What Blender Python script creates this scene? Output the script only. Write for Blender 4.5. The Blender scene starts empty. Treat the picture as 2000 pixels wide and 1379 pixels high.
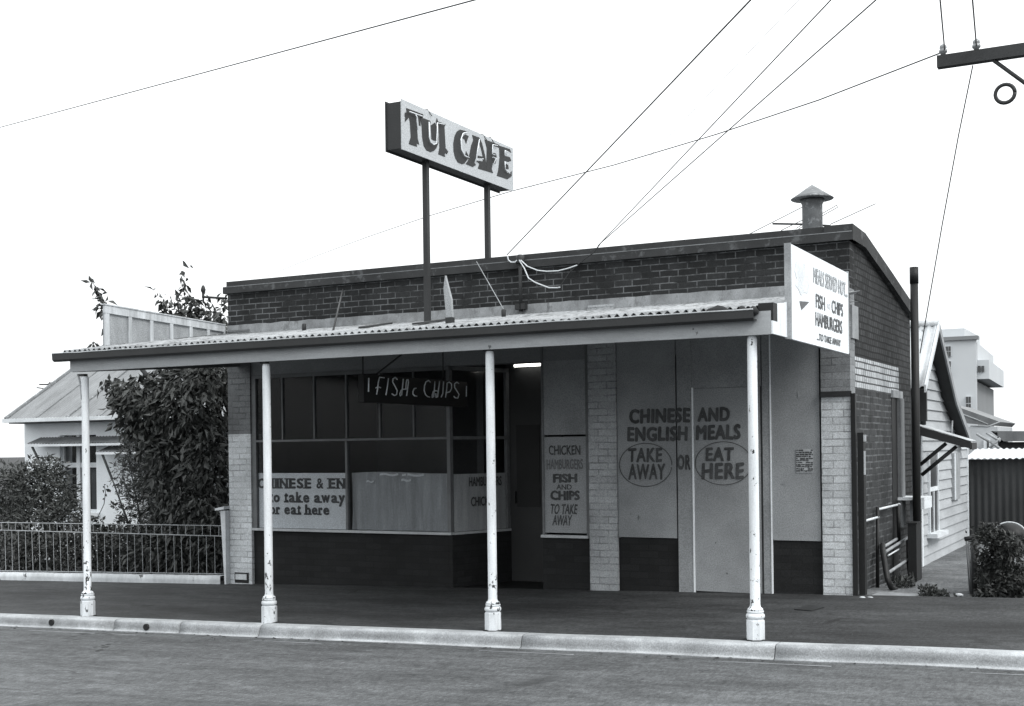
import bpy, bmesh, math, random
from mathutils import Vector, Matrix, noise as mnoise
random.seed(7)
V = Vector
SC = bpy.context.scene
COL = SC.collection

# ------------------------------------------------------------------ camera
# X runs along the shop front to the right, Y away from the street, Z up (metres)
FPX, PPX, PPY = 2465.0, 1000.0, 876.0
YAW, ROLL = math.radians(27.6), math.radians(0.71)
EYE = V((0, 0, 1.65))
fwd = V((-math.sin(YAW), math.cos(YAW), 0))
r0 = V((math.cos(YAW), math.sin(YAW), 0))
RIGHT = r0 * math.cos(ROLL) - V((0, 0, 1)) * math.sin(ROLL)
UP = r0 * math.sin(ROLL) + V((0, 0, 1)) * math.cos(ROLL)
cam = bpy.data.cameras.new("camera")
cam.sensor_width = 36.0
cam.lens = FPX / 2000 * 36
cam.shift_y = (PPY - 689.5) / 2000
cam.clip_end = 3000
cam_o = bpy.data.objects.new("camera", cam)
m = Matrix.Identity(4)
for i in range(3):
    m[i][0], m[i][1], m[i][2], m[i][3] = RIGHT[i], UP[i], -fwd[i], EYE[i]
cam_o.matrix_world = m
COL.objects.link(cam_o)
SC.camera = cam_o

# ------------------------------------------------------------------ light
SUN_EL, SUN_ROT = math.radians(44), math.radians(110)
w = bpy.data.worlds.new("World")
SC.world = w
w.use_nodes = True
nt = w.node_tree
nt.nodes.clear()
out = nt.nodes.new("ShaderNodeOutputWorld")
bg = nt.nodes.new("ShaderNodeBackground")
sky = nt.nodes.new("ShaderNodeTexSky")
sky.sky_type = 'NISHITA'
sky.sun_disc = False
sky.sun_elevation = SUN_EL
sky.sun_rotation = SUN_ROT
sky.air_density = 2.0
sky.dust_density = 6.0
bw = nt.nodes.new("ShaderNodeRGBToBW")
nt.links.new(sky.outputs[0], bw.inputs[0])
tc = nt.nodes.new("ShaderNodeTexCoord")
sep = nt.nodes.new("ShaderNodeSeparateXYZ")
nt.links.new(tc.outputs["Generated"], sep.inputs[0])
# overcast deck: three times as bright overhead as at the horizon
mr = nt.nodes.new("ShaderNodeMapRange")
mr.inputs["From Min"].default_value = 0.0
mr.inputs["From Max"].default_value = 1.0
mr.inputs["To Min"].default_value = 8.2
mr.inputs["To Max"].default_value = 16.0
nt.links.new(sep.outputs["Z"], mr.inputs["Value"])
mixv = nt.nodes.new("ShaderNodeMath"); mixv.operation = 'MULTIPLY_ADD'
mixv.inputs[1].default_value = 0.12
nt.links.new(bw.outputs[0], mixv.inputs[0])
nt.links.new(mr.outputs[0], mixv.inputs[2])
tint = nt.nodes.new("ShaderNodeVectorMath"); tint.operation = 'SCALE'
tint.inputs[0].default_value = (0.975, 1.0, 1.012)
nt.links.new(mixv.outputs[0], tint.inputs["Scale"])
nt.links.new(tint.outputs[0], bg.inputs[0])
bg.inputs[1].default_value = 0.1
nt.links.new(bg.outputs[0], out.inputs[0])

sl = bpy.data.lights.new("sun", 'SUN')
sl.energy = 1.4
sl.angle = math.radians(18)
sl.color = (1.0, 0.985, 0.96)
so = bpy.data.objects.new("sun", sl)
COL.objects.link(so)
sd = V((math.sin(SUN_ROT) * math.cos(SUN_EL), math.cos(SUN_ROT) * math.cos(SUN_EL), math.sin(SUN_EL)))
so.rotation_euler = sd.to_track_quat('Z', 'Y').to_euler()
so.location = (0, -5, 30)

SC.view_settings.view_transform = 'Standard'
SC.view_settings.look = 'None'
SC.view_settings.gamma = 1.0
SC.view_settings.exposure = 0.55

# ------------------------------------------------------------------ helpers
def at(px, py, X=None, Y=None, Z=None):
    """the point of a known plane that the photograph shows at (px, py)"""
    d = fwd + RIGHT * ((px - PPX) / FPX) + UP * ((PPY - py) / FPX)
    if X is not None: return EYE + d * (X / d.x)
    if Y is not None: return EYE + d * (Y / d.y)
    return EYE + d * ((Z - EYE.z) / d.z)

def gz(x):                       # the street climbs gently to the right
    return 0.024 * (x + 5.48)

def xy(px, Y, py=1000): return at(px, py, Y=Y).x

class MB:
    def __init__(s): s.bm = bmesh.new()
    def face(s, pts):
        vs = [s.bm.verts.new(p) for p in pts]
        try: return s.bm.faces.new(vs)
        except ValueError: return None
    def box(s, x0, x1, y0, y1, z0, z1):
        return s.hexa([(x0,y0,z0),(x1,y0,z0),(x1,y1,z0),(x0,y1,z0),(x0,y0,z1),(x1,y0,z1),(x1,y1,z1),(x0,y1,z1)])
    def hexa(s, c):
        v = [s.bm.verts.new(p) for p in c]
        for f in ((0,3,2,1),(4,5,6,7),(0,1,5,4),(1,2,6,5),(2,3,7,6),(3,0,4,7)):
            s.bm.faces.new([v[i] for i in f])
        return s
    def prism(s, poly, off):
        """polygon (3-D points) extruded by vector off"""
        off = V(off)
        a = [s.bm.verts.new(V(p)) for p in poly]
        b = [s.bm.verts.new(V(p) + off) for p in poly]
        n = len(a)
        s.bm.faces.new(a); s.bm.faces.new(b[::-1])
        for i in range(n):
            s.bm.faces.new([a[(i+1) % n], a[i], b[i], b[(i+1) % n]])
        return s
    def tube(s, pts, r, n=6, caps=True):
        pts = [V(p) for p in pts]
        rings = []
        ref = None
        for i, p in enumerate(pts):
            t = (pts[min(i+1, len(pts)-1)] - pts[max(i-1, 0)]).normalized()
            if ref is None:
                ref = t.orthogonal().normalized()
            ref = (ref - t * ref.dot(t))
            ref = ref.normalized() if ref.length > 1e-6 else t.orthogonal().normalized()
            b = t.cross(ref)
            rr = r[i] if isinstance(r, (list, tuple)) else r
            rings.append([s.bm.verts.new(p + (ref * math.cos(2*math.pi*k/n) + b * math.sin(2*math.pi*k/n)) * rr) for k in range(n)])
        for a, b in zip(rings, rings[1:]):
            for k in range(n):
                f = s.bm.faces.new([a[k], a[(k+1) % n], b[(k+1) % n], b[k]]); f.smooth = n > 5
        if caps:
            s.bm.faces.new(rings[0][::-1]); s.bm.faces.new(rings[-1])
        return s
    def lathe(s, c, prof, n=20, smooth=True):
        c = V(c); rings = []
        for r, z in prof:
            rings.append([s.bm.verts.new(c + V((r*math.cos(2*math.pi*k/n), r*math.sin(2*math.pi*k/n), z))) for k in range(n)])
        for a, b in zip(rings, rings[1:]):
            for k in range(n):
                f = s.bm.faces.new([a[k], a[(k+1) % n], b[(k+1) % n], b[k]]); f.smooth = smooth
        s.bm.faces.new(rings[0][::-1]); s.bm.faces.new(rings[-1])
        return s
    def grid(s, fn, nu, nv, smooth=True):
        vs = [[s.bm.verts.new(fn(i/nu, j/nv)) for j in range(nv+1)] for i in range(nu+1)]
        for i in range(nu):
            for j in range(nv):
                f = s.bm.faces.new([vs[i][j], vs[i+1][j], vs[i+1][j+1], vs[i][j+1]]); f.smooth = smooth
        return s
    def blob(s, c, rx, ry, rz, jit=0.2, sub=2, seed=0):
        t = bmesh.new(); bmesh.ops.create_icosphere(t, subdivisions=sub, radius=1)
        mp = {}
        for v in t.verts:
            k = 1 + jit * mnoise.noise(v.co * 2.3 + V((seed, seed*1.7, 0)))
            mp[v] = s.bm.verts.new(V(c) + V((v.co.x*rx*k, v.co.y*ry*k, v.co.z*rz*k)))
        for f in t.faces:
            g = s.bm.faces.new([mp[v] for v in f.verts]); g.smooth = True
        t.free(); return s
    def build(s, name, mat, parent=None):
        bmesh.ops.recalc_face_normals(s.bm, faces=s.bm.faces[:])
        uv = s.bm.loops.layers.uv.new("UVMap")
        for f in s.bm.faces:
            n = f.normal
            ax = max(range(3), key=lambda i: abs(n[i]))
            for l in f.loops:
                c = l.vert.co
                l[uv].uv = ((c.y, c.z), (c.x, c.z), (c.x, c.y))[ax]
        me = bpy.data.meshes.new(name)
        s.bm.to_mesh(me); s.bm.free()
        return link(name, me, mat, parent)

def link(name, me, mat, parent=None):
    o = bpy.data.objects.new(name, me)
    if mat is not None: me.materials.append(mat)
    COL.objects.link(o)
    if parent is not None: put(o, parent)
    return o

def put(o, parent):
    o.parent = parent
    if parent.parent is None and parent.type == 'EMPTY':
        o.matrix_parent_inverse = Matrix.Translation(parent.location).inverted()

def tag(o, label=None, cat=None, group=None, kind=None):
    if label: o["label"] = label
    if cat: o["category"] = cat
    if group: o["group"] = group
    if kind: o["kind"] = kind
    return o

def thing(name, label, cat, loc, group=None):
    o = bpy.data.objects.new(name, None)
    o.empty_display_size = 0.2
    COL.objects.link(o); o.location = loc
    return tag(o, label, cat, group)

# ------------------------------------------------------------------ materials
def G(v): return (v * 0.955, v, v * 1.035, 1)

class NT:
    def __init__(s, name):
        s.m = bpy.data.materials.new(name); s.m.use_nodes = True
        s.t = s.m.node_tree; s.t.nodes.clear()
        s.out = s.n("ShaderNodeOutputMaterial")
        s.p = s.n("ShaderNodeBsdfPrincipled")
        s.l(s.p.outputs[0], s.out.inputs[0])
        s.geo = s.n("ShaderNodeNewGeometry")
        s.pos = s.geo.outputs["Position"]
    def n(s, t): return s.t.nodes.new(t)
    def l(s, a, b): s.t.links.new(a, b)
    def mth(s, op, a, b=None, c=None, clamp=False):
        x = s.n("ShaderNodeMath"); x.operation = op; x.use_clamp = clamp
        for i, q in enumerate((a, b, c)):
            if q is None: continue
            if hasattr(q, "links"): s.l(q, x.inputs[i])
            else: x.inputs[i].default_value = q
        return x.outputs[0]
    def noise(s, scale, detail=3, rough=0.6, stretch=None, vec=None):
        x = s.n("ShaderNodeTexNoise"); x.inputs["Scale"].default_value = scale
        x.inputs["Detail"].default_value = detail; x.inputs["Roughness"].default_value = rough
        v = vec if vec is not None else s.pos
        if stretch:
            mp = s.n("ShaderNodeMapping"); mp.inputs["Scale"].default_value = stretch
            s.l(v, mp.inputs[0]); v = mp.outputs[0]
        s.l(v, x.inputs["Vector"])
        return x.outputs["Fac"]
    def rng(s, v, a, b, c, d):
        x = s.n("ShaderNodeMapRange"); x.clamp = True
        s.l(v, x.inputs[0])
        for i, q in enumerate((a, b, c, d)): x.inputs[i+1].default_value = q
        return x.outputs[0]
    def mixc(s, f, a, b):
        x = s.n("ShaderNodeMix"); x.data_type = 'RGBA'
        if hasattr(f, "links"): s.l(f, x.inputs[0])
        else: x.inputs[0].default_value = f
        for i, q in ((6, a), (7, b)):
            if hasattr(q, "links"): s.l(q, x.inputs[i])
            else: x.inputs[i].default_value = q
        return x.outputs[2]
    def mul(s, col, val):
        x = s.n("ShaderNodeVectorMath"); x.operation = 'SCALE'
        s.l(col, x.inputs[0]) if hasattr(col, "links") else setattr(x.inputs[0], "default_value", col[:3])
        s.l(val, x.inputs["Scale"])
        return x.outputs[0]
    def bump(s, h, strength, dist=0.01):
        b = s.n("ShaderNodeBump"); b.inputs["Strength"].default_value = strength
        b.inputs["Distance"].default_value = dist
        s.l(h, b.inputs["Height"]); s.l(b.outputs[0], s.p.inputs["Normal"])
    def fin(s, col, rough=0.8, spec=0.3, metal=0.0):
        if hasattr(col, "links"): s.l(col, s.p.inputs["Base Color"])
        else: s.p.inputs["Base Color"].default_value = col
        s.p.inputs["Roughness"].default_value = rough
        s.p.inputs["Specular IOR Level"].default_value = spec
        s.p.inputs["Metallic"].default_value = metal
        return s.m

def grain(b, amt=0.14):
    """film grain imitated by fine noise put into the surface colour"""
    g = b.noise(85, 3, 0.8)
    return b.rng(g, 0.36, 0.64, 1 - amt * 1.3, 1 + amt * 1.3)

def plain(name, v, rough=0.75, amt=0.12, stain=0.15, sscale=1.3, stretch=None, spec=0.3, gr=0.12, v2=None):
    b = NT(name)
    st = b.rng(b.noise(sscale, 5, 0.65, stretch), 0.3, 0.7, 1 - stain, 1 + stain * 0.6)
    col = b.mul(G(v), b.mth('MULTIPLY', st, grain(b, gr)))
    if v2 is not None:      # a second tone in patches
        f = b.rng(b.noise(sscale * 2.1, 6, 0.7, stretch), 0.56, 0.66, 0, 1)
        col = b.mixc(f, col, G(v2))
    b.bump(b.noise(40, 3), 0.15, 0.004)
    return b.fin(col, rough, spec)

def painted(name, v, chip=0.05, chip_amt=0.62, cscale=9, stain=0.2, streak=(3, 3, 0.5), rough=0.6, low=None):
    """old paint: streaky stains, chips down to dark metal or timber"""
    b = NT(name)
    st = b.rng(b.noise(2.2, 5, 0.7, streak), 0.35, 0.7, 1 - stain, 1.05)
    col = b.mul(G(v), b.mth('MULTIPLY', st, grain(b, 0.06)))
    f = b.noise(cscale, 4, 0.6, (1, 1, 0.6))
    if low is not None:     # more wear near the foot
        sp = b.n("ShaderNodeSeparateXYZ"); b.l(b.pos, sp.inputs[0])
        f = b.mth('ADD', f, b.rng(sp.outputs[2], 0.0, low, 0.10, -0.03))
    f = b.rng(f, chip_amt, chip_amt + 0.025, 0, 1)
    col = b.mixc(f, col, G(chip))
    b.bump(b.noise(30, 3), 0.15, 0.004)
    return b.fin(col, rough, 0.35)

def brick(name, va, vb, mort, mort_cov=0.0, size=(0.235, 0.078), msize=0.010, bump=0.5, stain=0.3, patch=None):
    b = NT(name)
    uvn = b.n("ShaderNodeUVMap"); uvn.uv_map = "UVMap"
    vec = uvn.outputs[0]
    # slight wander of the courses
    wn = b.n("ShaderNodeTexNoise"); wn.inputs["Scale"].default_value = 3.0
    b.l(vec, wn.inputs["Vector"])
    ws = b.n("ShaderNodeVectorMath"); ws.operation = 'MULTIPLY_ADD'
    b.l(wn.outputs["Color"], ws.inputs[0]); ws.inputs[1].default_value = (0.022, 0.018, 0)
    b.l(vec, ws.inputs[2])
    br = b.n("ShaderNodeTexBrick")
    b.l(ws.outputs[0], br.inputs["Vector"])
    br.inputs["Scale"].default_value = 1.0
    br.inputs["Brick Width"].default_value = size[0]
    br.inputs["Row Height"].default_value = size[1]
    br.inputs["Mortar Size"].default_value = msize
    br.inputs["Mortar Smooth"].default_value = 0.25
    br.inputs["Bias"].default_value = 0.0
    br.inputs["Color1"].default_value = G(va)
    br.inputs["Color2"].default_value = G(vb)
    br.inputs["Mortar"].default_value = G(mort)
    br.offset = 0.5
    col = br.outputs["Color"]
    brickonly = b.mixc(0.5, G(va), G(vb))
    if mort_cov:    # joints weathered away to the brick's own tone in patches
        f = b.rng(b.noise(3.2, 4, 0.7), mort_cov - 0.09, mort_cov + 0.09, 0, 1)
        f = b.mth('MULTIPLY', f, br.outputs["Fac"])
        col = b.mixc(f, col, brickonly)
    st = b.rng(b.noise(2.4, 6, 0.7, (1, 1, 0.6)), 0.3, 0.7, 1 - stain, 1 + stain * 0.7)
    col = b.mul(col, b.mth('MULTIPLY', st, grain(b, 0.2)))
    if patch is not None:
        f = b.rng(b.noise(6.5, 5, 0.75), patch[1], patch[1] + 0.03, 0, 1)
        col = b.mixc(f, col, G(patch[0]))
    inv = b.mth('SUBTRACT', 1.0, br.outputs["Fac"])
    hh = b.mth('ADD', inv, b.mth('MULTIPLY', b.noise(45, 4), 0.5))
    b.bump(hh, bump, 0.008)
    return b.fin(col, 0.85, 0.2)

M = {}
M['asphalt'] = None
def asphalt(name, v, patch, dark, stretch):
    b = NT(name)
    g = b.mth('MULTIPLY', b.rng(b.noise(95, 3, 0.8), 0.3, 0.7, 0.62, 1.38), b.rng(b.noise(34, 5, 0.85, (1, 0.34, 1)), 0.36, 0.64, 0.6, 1.4))  # includes film grain imitated in the colour, stretched along Y to look even
    big = b.rng(b.noise(0.55, 6, 0.7, stretch), 0.3, 0.72, 1 - patch, 1 + patch)
    mid = b.rng(b.noise(2.6, 7, 0.85, stretch), 0.38, 0.62, 0.66, 1.36)
    col = b.mul(G(v), b.mth('MULTIPLY', g, b.mth('MULTIPLY', big, mid)))
    f = b.rng(b.noise(3.0, 5, 0.75, (0.45, 2.6, 1)), dark, dark + 0.08, 0, 0.6)
    col = b.mixc(f, col, G(v * 0.45))
    vo = b.n("ShaderNodeTexVoronoi"); vo.feature = 'DISTANCE_TO_EDGE'; vo.inputs["Scale"].default_value = 0.42
    wv_ = b.n("ShaderNodeVectorMath"); wv_.operation = 'MULTIPLY_ADD'
    nz_ = b.n("ShaderNodeTexNoise"); nz_.inputs["Scale"].default_value = 2.2; nz_.inputs["Detail"].default_value = 5
    b.l(b.pos, nz_.inputs["Vector"]); b.l(nz_.outputs["Color"], wv_.inputs[0]); wv_.inputs[1].default_value = (0.7, 0.7, 0); b.l(b.pos, wv_.inputs[2])
    b.l(wv_.outputs[0], vo.inputs["Vector"])
    ck = b.mth('MULTIPLY', b.rng(vo.outputs["Distance"], 0.004, 0.014, 0.75, 0), b.rng(b.noise(0.5, 2), 0.5, 0.6, 0, 1))
    col = b.mixc(ck, col, G(v * 0.3))
    sp = b.rng(b.noise(38, 2, 0.5), 0.73, 0.76, 0, 0.8)
    col = b.mixc(sp, col, G(min(0.5, v * 3)))
    b.bump(b.noise(120, 3, 0.7), 0.5, 0.006)
    return b.fin(col, 0.85, 0.25)
M['road'] = asphalt("road_asphalt", 0.088, 0.2, 0.60, (0.5, 1.6, 1))
M['foot'] = asphalt("footpath_asphalt", 0.041, 0.55, 0.62, (0.5, 1.4, 1))
M['alley'] = asphalt("alley_concrete", 0.12, 0.4, 0.58, (1, 1, 1))
M['earth'] = plain("garden_earth", 0.04, 0.95, stain=0.4)
b = NT("kerb_concrete")
st = b.rng(b.noise(1.6, 6, 0.75, (1, 1, 1)), 0.3, 0.7, 0.55, 1.2)
stv = b.rng(b.noise(5, 5, 0.7, (1, 1, 0.3)), 0.35, 0.7, 0.85, 1.05)
col = b.mul(G(0.42), b.mth('MULTIPLY', b.mth('MULTIPLY', st, stv), grain(b, 0.16)))
f = b.rng(b.noise(2.6, 6, 0.75), 0.64, 0.74, 0, 0.6)
col = b.mixc(f, col, G(0.12))
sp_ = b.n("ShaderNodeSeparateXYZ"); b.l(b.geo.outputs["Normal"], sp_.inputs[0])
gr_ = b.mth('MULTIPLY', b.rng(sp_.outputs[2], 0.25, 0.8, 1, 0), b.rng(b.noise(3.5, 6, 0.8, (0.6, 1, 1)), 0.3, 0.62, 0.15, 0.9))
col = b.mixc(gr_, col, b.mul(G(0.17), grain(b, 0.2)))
b.bump(b.noise(35, 5, 0.7), 0.6, 0.012)
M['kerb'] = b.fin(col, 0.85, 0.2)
M['joint'] = plain("joint_dirt", 0.025)
M['line'] = plain("pale_edge_line", 0.34, stain=0.4, sscale=6)
M['brick_dark'] = brick("dark_parapet_brick", 0.018, 0.030, 0.13, 0.52, size=(0.222, 0.073), msize=0.007, stain=0.4, patch=(0.12, 0.76))
M['brick_side'] = brick("dark_side_brick", 0.027, 0.052, 0.014, 0.0, size=(0.112, 0.073), stain=0.35, msize=0.011)
M['brick_low'] = brick("weathered_side_brick", 0.03, 0.055, 0.12, 0.5, size=(0.222, 0.073), stain=0.45, patch=(0.42, 0.70))
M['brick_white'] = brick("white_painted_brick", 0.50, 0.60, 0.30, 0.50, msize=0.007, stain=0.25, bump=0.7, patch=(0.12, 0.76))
M['brick_grey'] = brick("darker_grey_brick", 0.13, 0.17, 0.08, 0.50, msize=0.007, stain=0.3, bump=0.7)
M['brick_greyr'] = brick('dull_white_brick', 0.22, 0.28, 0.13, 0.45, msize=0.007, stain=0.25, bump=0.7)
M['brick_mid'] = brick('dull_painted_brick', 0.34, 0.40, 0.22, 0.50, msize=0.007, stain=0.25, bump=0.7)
M['brick_wband'] = brick("white_painted_side_brick", 0.42, 0.55, 0.08, 0.0, size=(0.112, 0.073), stain=0.35, patch=(0.08, 0.62))
M['brick_dado'] = brick("dark_dado_brick", 0.017, 0.023, 0.016, 0.0, msize=0.005, stain=0.15, bump=0.25)
M['coping'] = plain("dark_coping", 0.034, stain=0.3, sscale=3, v2=0.09)
M['coping_line'] = plain("pale_mortar_line", 0.2, stain=0.5, sscale=5)
M['flash'] = plain("cement_flashing", 0.24, stain=0.45, sscale=2.5, stretch=(1.5, 1, 0.8), v2=0.13)
M['post'] = painted("white_post_paint", 0.74, 0.03, 0.64, 24, stain=0.26, low=1.1)
M['base'] = painted("white_post_base_paint", 0.68, 0.03, 0.60, 20, stain=0.3)
M['fascia'] = painted("fascia_paint", 0.36, 0.10, 0.72, 8, stain=0.22, streak=(0.6, 1, 3))
M['gutter'] = plain("dark_gutter_paint", 0.028, 0.5, stain=0.25, spec=0.4)
M['lip'] = plain("pale_gutter_lip", 0.40, stain=0.3)
M['soffit'] = plain("soffit_lining", 0.14, stain=0.2)
M['frieze'] = plain("frieze_paint", 0.22, stain=0.12)
M['board'] = plain("pale_board_paint", 0.285, stain=0.22, sscale=1.7, gr=0.2)
M['board2'] = plain("pale_door_paint", 0.29, stain=0.2, gr=0.2, sscale=1.6)
M['bead'] = plain("white_bead_paint", 0.82, stain=0.1)
M['winframe'] = plain("grey_window_frame", 0.15, stain=0.2, sscale=4)
M['sill'] = plain("pale_sill_paint", 0.45, stain=0.2, sscale=4)
M['dark'] = plain("dark_interior", 0.07)
M['darkwood'] = plain("dark_door_timber", 0.03, 0.5, stain=0.25)
M['black'] = plain("black_paint", 0.014, 0.55, stain=0.3)
M['iron'] = plain("dark_iron", 0.028, 0.6, stain=0.3)
M['white'] = plain("white_sign_paint", 0.86, 0.55, stain=0.05)
M['whiteb'] = painted("white_board_paint", 0.82, 0.3, 0.72, 6, stain=0.18, streak=(4, 4, 0.5))
M['edge'] = plain("grey_sign_edge", 0.3, stain=0.3, sscale=4)
M['ink'] = plain("dark_letter_paint", 0.075, gr=0.2, stain=0.45, sscale=7)
M['ink2'] = plain("grey_letter_paint", 0.14, gr=0.2)
M['ink3'] = plain("faded_letter_paint", 0.46, stain=0.25, sscale=14)
M['fade'] = plain("faded_picture_paint", 0.7, stain=0.15, sscale=8)
M['signface'] = plain("sign_face_speckle", 0.44, stain=0.1, gr=0.22)
M['signdark'] = plain("sign_case_paint", 0.03, 0.6, stain=0.2)
M['signink'] = plain("sign_letter_paint", 0.025, 0.6, stain=0.2)
M['tubeglass'] = plain("white_glass_tube", 0.85, 0.25, spec=0.5, stain=0.05)
M['galv'] = plain("galvanised_flue", 0.17, 0.6, stain=0.35, sscale=5, v2=0.36)
M['cable'] = plain("black_cable", 0.03, 0.6)
M['cablew'] = plain("pale_cable", 0.62, 0.6)
M['timber'] = plain("grey_pole_timber", 0.04, 0.85, stain=0.3)
M['porc'] = plain("brown_porcelain", 0.22, 0.25, spec=0.6)
M['cheek'] = painted("weathered_white_timber", 0.60, 0.12, 0.66, 5, stain=0.45, streak=(3, 3, 0.6))
M['cheekp'] = plain("grey_panel_sheet", 0.3, stain=0.25, sscale=2.5, stretch=(2, 2, 0.6), gr=0.25)
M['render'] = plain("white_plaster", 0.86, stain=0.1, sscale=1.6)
M['rendergrey'] = plain("shaded_porch_plaster", 0.33, stain=0.15)  # porch shade put into the colour: a darker copy of the white plaster
M['gatepost'] = plain("white_concrete_post", 0.62, stain=0.2, sscale=4)
M['plinth'] = painted("whitewashed_plinth", 0.60, 0.10, 0.60, 4, stain=0.35, streak=(2, 2, 1))
M['wire'] = plain("pale_fence_iron", 0.34, stain=0.25, sscale=6)
M['weather'] = plain("weatherboard_paint", 0.4, stain=0.2, sscale=1.8, stretch=(1, 0.6, 2))
M['trim'] = plain("pale_trim_paint", 0.66, stain=0.2, sscale=3)
M['glassdark'] = None
M['far'] = plain("far_concrete", 0.5, stain=0.06, sscale=0.3, gr=0.03)
M['far2'] = plain("far_concrete_grey", 0.2, stain=0.1, sscale=0.4, gr=0.03)
M['farwin'] = plain("far_window", 0.05, 0.3, spec=0.5)
M['shedwall'] = plain("dark_shed_iron", 0.034, 0.7, stain=0.3)
M['paper'] = plain("poster_paper", 0.42, stain=0.2, sscale=9)
M['curtain'] = plain("net_curtain", 0.32, stain=0.3, sscale=2.2, stretch=(4, 4, 0.5))
M['sheet'] = plain("window_sign_sheet", 0.62, stain=0.08, gr=0.2)
M['stone'] = plain("pale_stone", 0.5)
M['moss'] = plain("dark_moss", 0.025, 0.95, stain=0.4)

def roofmat(name, v, rust, amt):
    b = NT(name)
    st = b.rng(b.noise(1.4, 6, 0.7, (2.5, 0.5, 1)), 0.3, 0.7, 0.62, 1.15)
    col = b.mul(G(v), b.mth('MULTIPLY', st, grain(b, 0.15)))
    f = b.rng(b.noise(5.5, 6, 0.75, (1.6, 0.6, 1)), amt, amt + 0.1, 0, 0.85)
    col = b.mixc(f, col, G(rust))
    b.bump(b.noise(30, 3), 0.2, 0.004)
    return b.fin(col, 0.55, 0.4)
M['roof'] = roofmat("corrugated_roof_paint", 0.31, 0.07, 0.50)
M['roofgrey'] = roofmat("grey_roof_iron", 0.19, 0.10, 0.68)
M['roofdark'] = roofmat("dark_roof_iron", 0.14, 0.07, 0.6)
M['roofpale'] = roofmat("pale_roof_iron", 0.52, 0.25, 0.66)

def glass(name, refl_rough=0.03):
    m_ = bpy.data.materials.new(name); m_.use_nodes = True
    t = m_.node_tree; t.nodes.clear()
    o = t.nodes.new("ShaderNodeOutputMaterial")
    gl = t.nodes.new("ShaderNodeBsdfGlossy"); gl.inputs["Roughness"].default_value = refl_rough
    tr = t.nodes.new("ShaderNodeBsdfTransparent"); tr.inputs[0].default_value = (0.93, 0.94, 0.95, 1)
    fr = t.nodes.new("ShaderNodeFresnel"); fr.inputs[0].default_value = 1.28
    mx = t.nodes.new("ShaderNodeMixShader")
    t.links.new(fr.outputs[0], mx.inputs[0]); t.links.new(tr.outputs[0], mx.inputs[1]); t.links.new(gl.outputs[0], mx.inputs[2])
    t.links.new(mx.outputs[0], o.inputs[0])
    return m_
M['glass'] = glass("window_glass", 0.14)

def leafmat(name, lo, hi):
    b = NT(name)
    rnd = b.geo.outputs["Random Per Island"]
    f = b.rng(b.noise(1.5, 3), 0.35, 0.65, -0.25, 0.25)
    v = b.mth('ADD', rnd, f, clamp=True)
    col = b.mixc(v, (lo*0.9, lo, lo*0.93, 1), (hi*0.93, hi, hi*0.97, 1))
    b.fin(col, 0.5, 0.4)
    return b.m
M['leaf'] = leafmat("dark_leaf", 0.018, 0.055)
M['leaf2'] = leafmat("grey_leaf", 0.02, 0.09)
M['leaf3'] = leafmat("black_leaf", 0.014, 0.04)
M['bark'] = plain("bark", 0.06, 0.95, stain=0.3)

def lamp(name, s):
    m_ = bpy.data.materials.new(name); m_.use_nodes = True
    t = m_.node_tree; t.nodes.clear()
    o = t.nodes.new("ShaderNodeOutputMaterial"); e = t.nodes.new("ShaderNodeEmission")
    e.inputs[0].default_value = (1, 0.98, 0.92, 1); e.inputs[1].default_value = s
    t.links.new(e.outputs[0], o.inputs[0]); return m_
M['lit'] = lamp("lit_tube", 4.0)

# ------------------------------------------------------------------ lettering
def lettering(body, O, right, up, w_, h_, mat, parent, bold=0.02, shear=0.0, name="lettering", jitter=0.0, spacing=1.0):
    """one line of painted letters, fitted to w_ x h_ metres on the plane O + right, up"""
    cu = bpy.data.curves.new("letters", 'FONT')
    cu.body = body; cu.offset = 0.0; cu.shear = shear; cu.space_character = spacing
    cu.resolution_u = 3
    tmp = bpy.data.objects.new("letters", cu)
    COL.objects.link(tmp)
    bpy.context.view_layer.update()
    me = bpy.data.meshes.new_from_object(tmp.evaluated_get(bpy.context.evaluated_depsgraph_get()))
    bpy.data.objects.remove(tmp)
    me.name = name
    xs = [v.co.x for v in me.vertices]; ys = [v.co.y for v in me.vertices]
    x0, x1, y0, y1 = min(xs), max(xs), min(ys), max(ys)
    right, up = V(right).normalized(), V(up).normalized()
    nrm = right.cross(up)
    # heavy strokes: the brush goes over each letter several times, a hair apart
    bx, by = bold * 1.05, bold * .75
    W, H = (x1 - x0) + 2 * bx, (y1 - y0) + 2 * by
    passes = [(0, 0)] if bold < .012 else [(0, 0), (-bx, 0), (bx, 0), (0, -by), (0, by), (-bx * .7, -by * .7), (bx * .7, by * .7), (-bx * .7, by * .7), (bx * .7, -by * .7)]
    vs, fs = [], []
    for k, (dx, dy) in enumerate(passes):
        n0 = len(vs)
        for v in me.vertices:
            u = (v.co.x + dx - x0 + bx) / W; q = (v.co.y + dy - y0 + by) / H
            if jitter: q += jitter * math.sin(u * 23 + len(body))
            vs.append(V(O) + right * (u * w_) + up * (q * h_) + nrm * (k * .00025))
        fs += [[n0 + i for i in f.vertices] for f in me.polygons]
    bpy.data.meshes.remove(me)
    me = bpy.data.meshes.new(name); me.from_pydata([tuple(v) for v in vs], [], fs)
    me.uv_layers.new(name="UVMap")
    return link(name, me, mat, parent)

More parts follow.
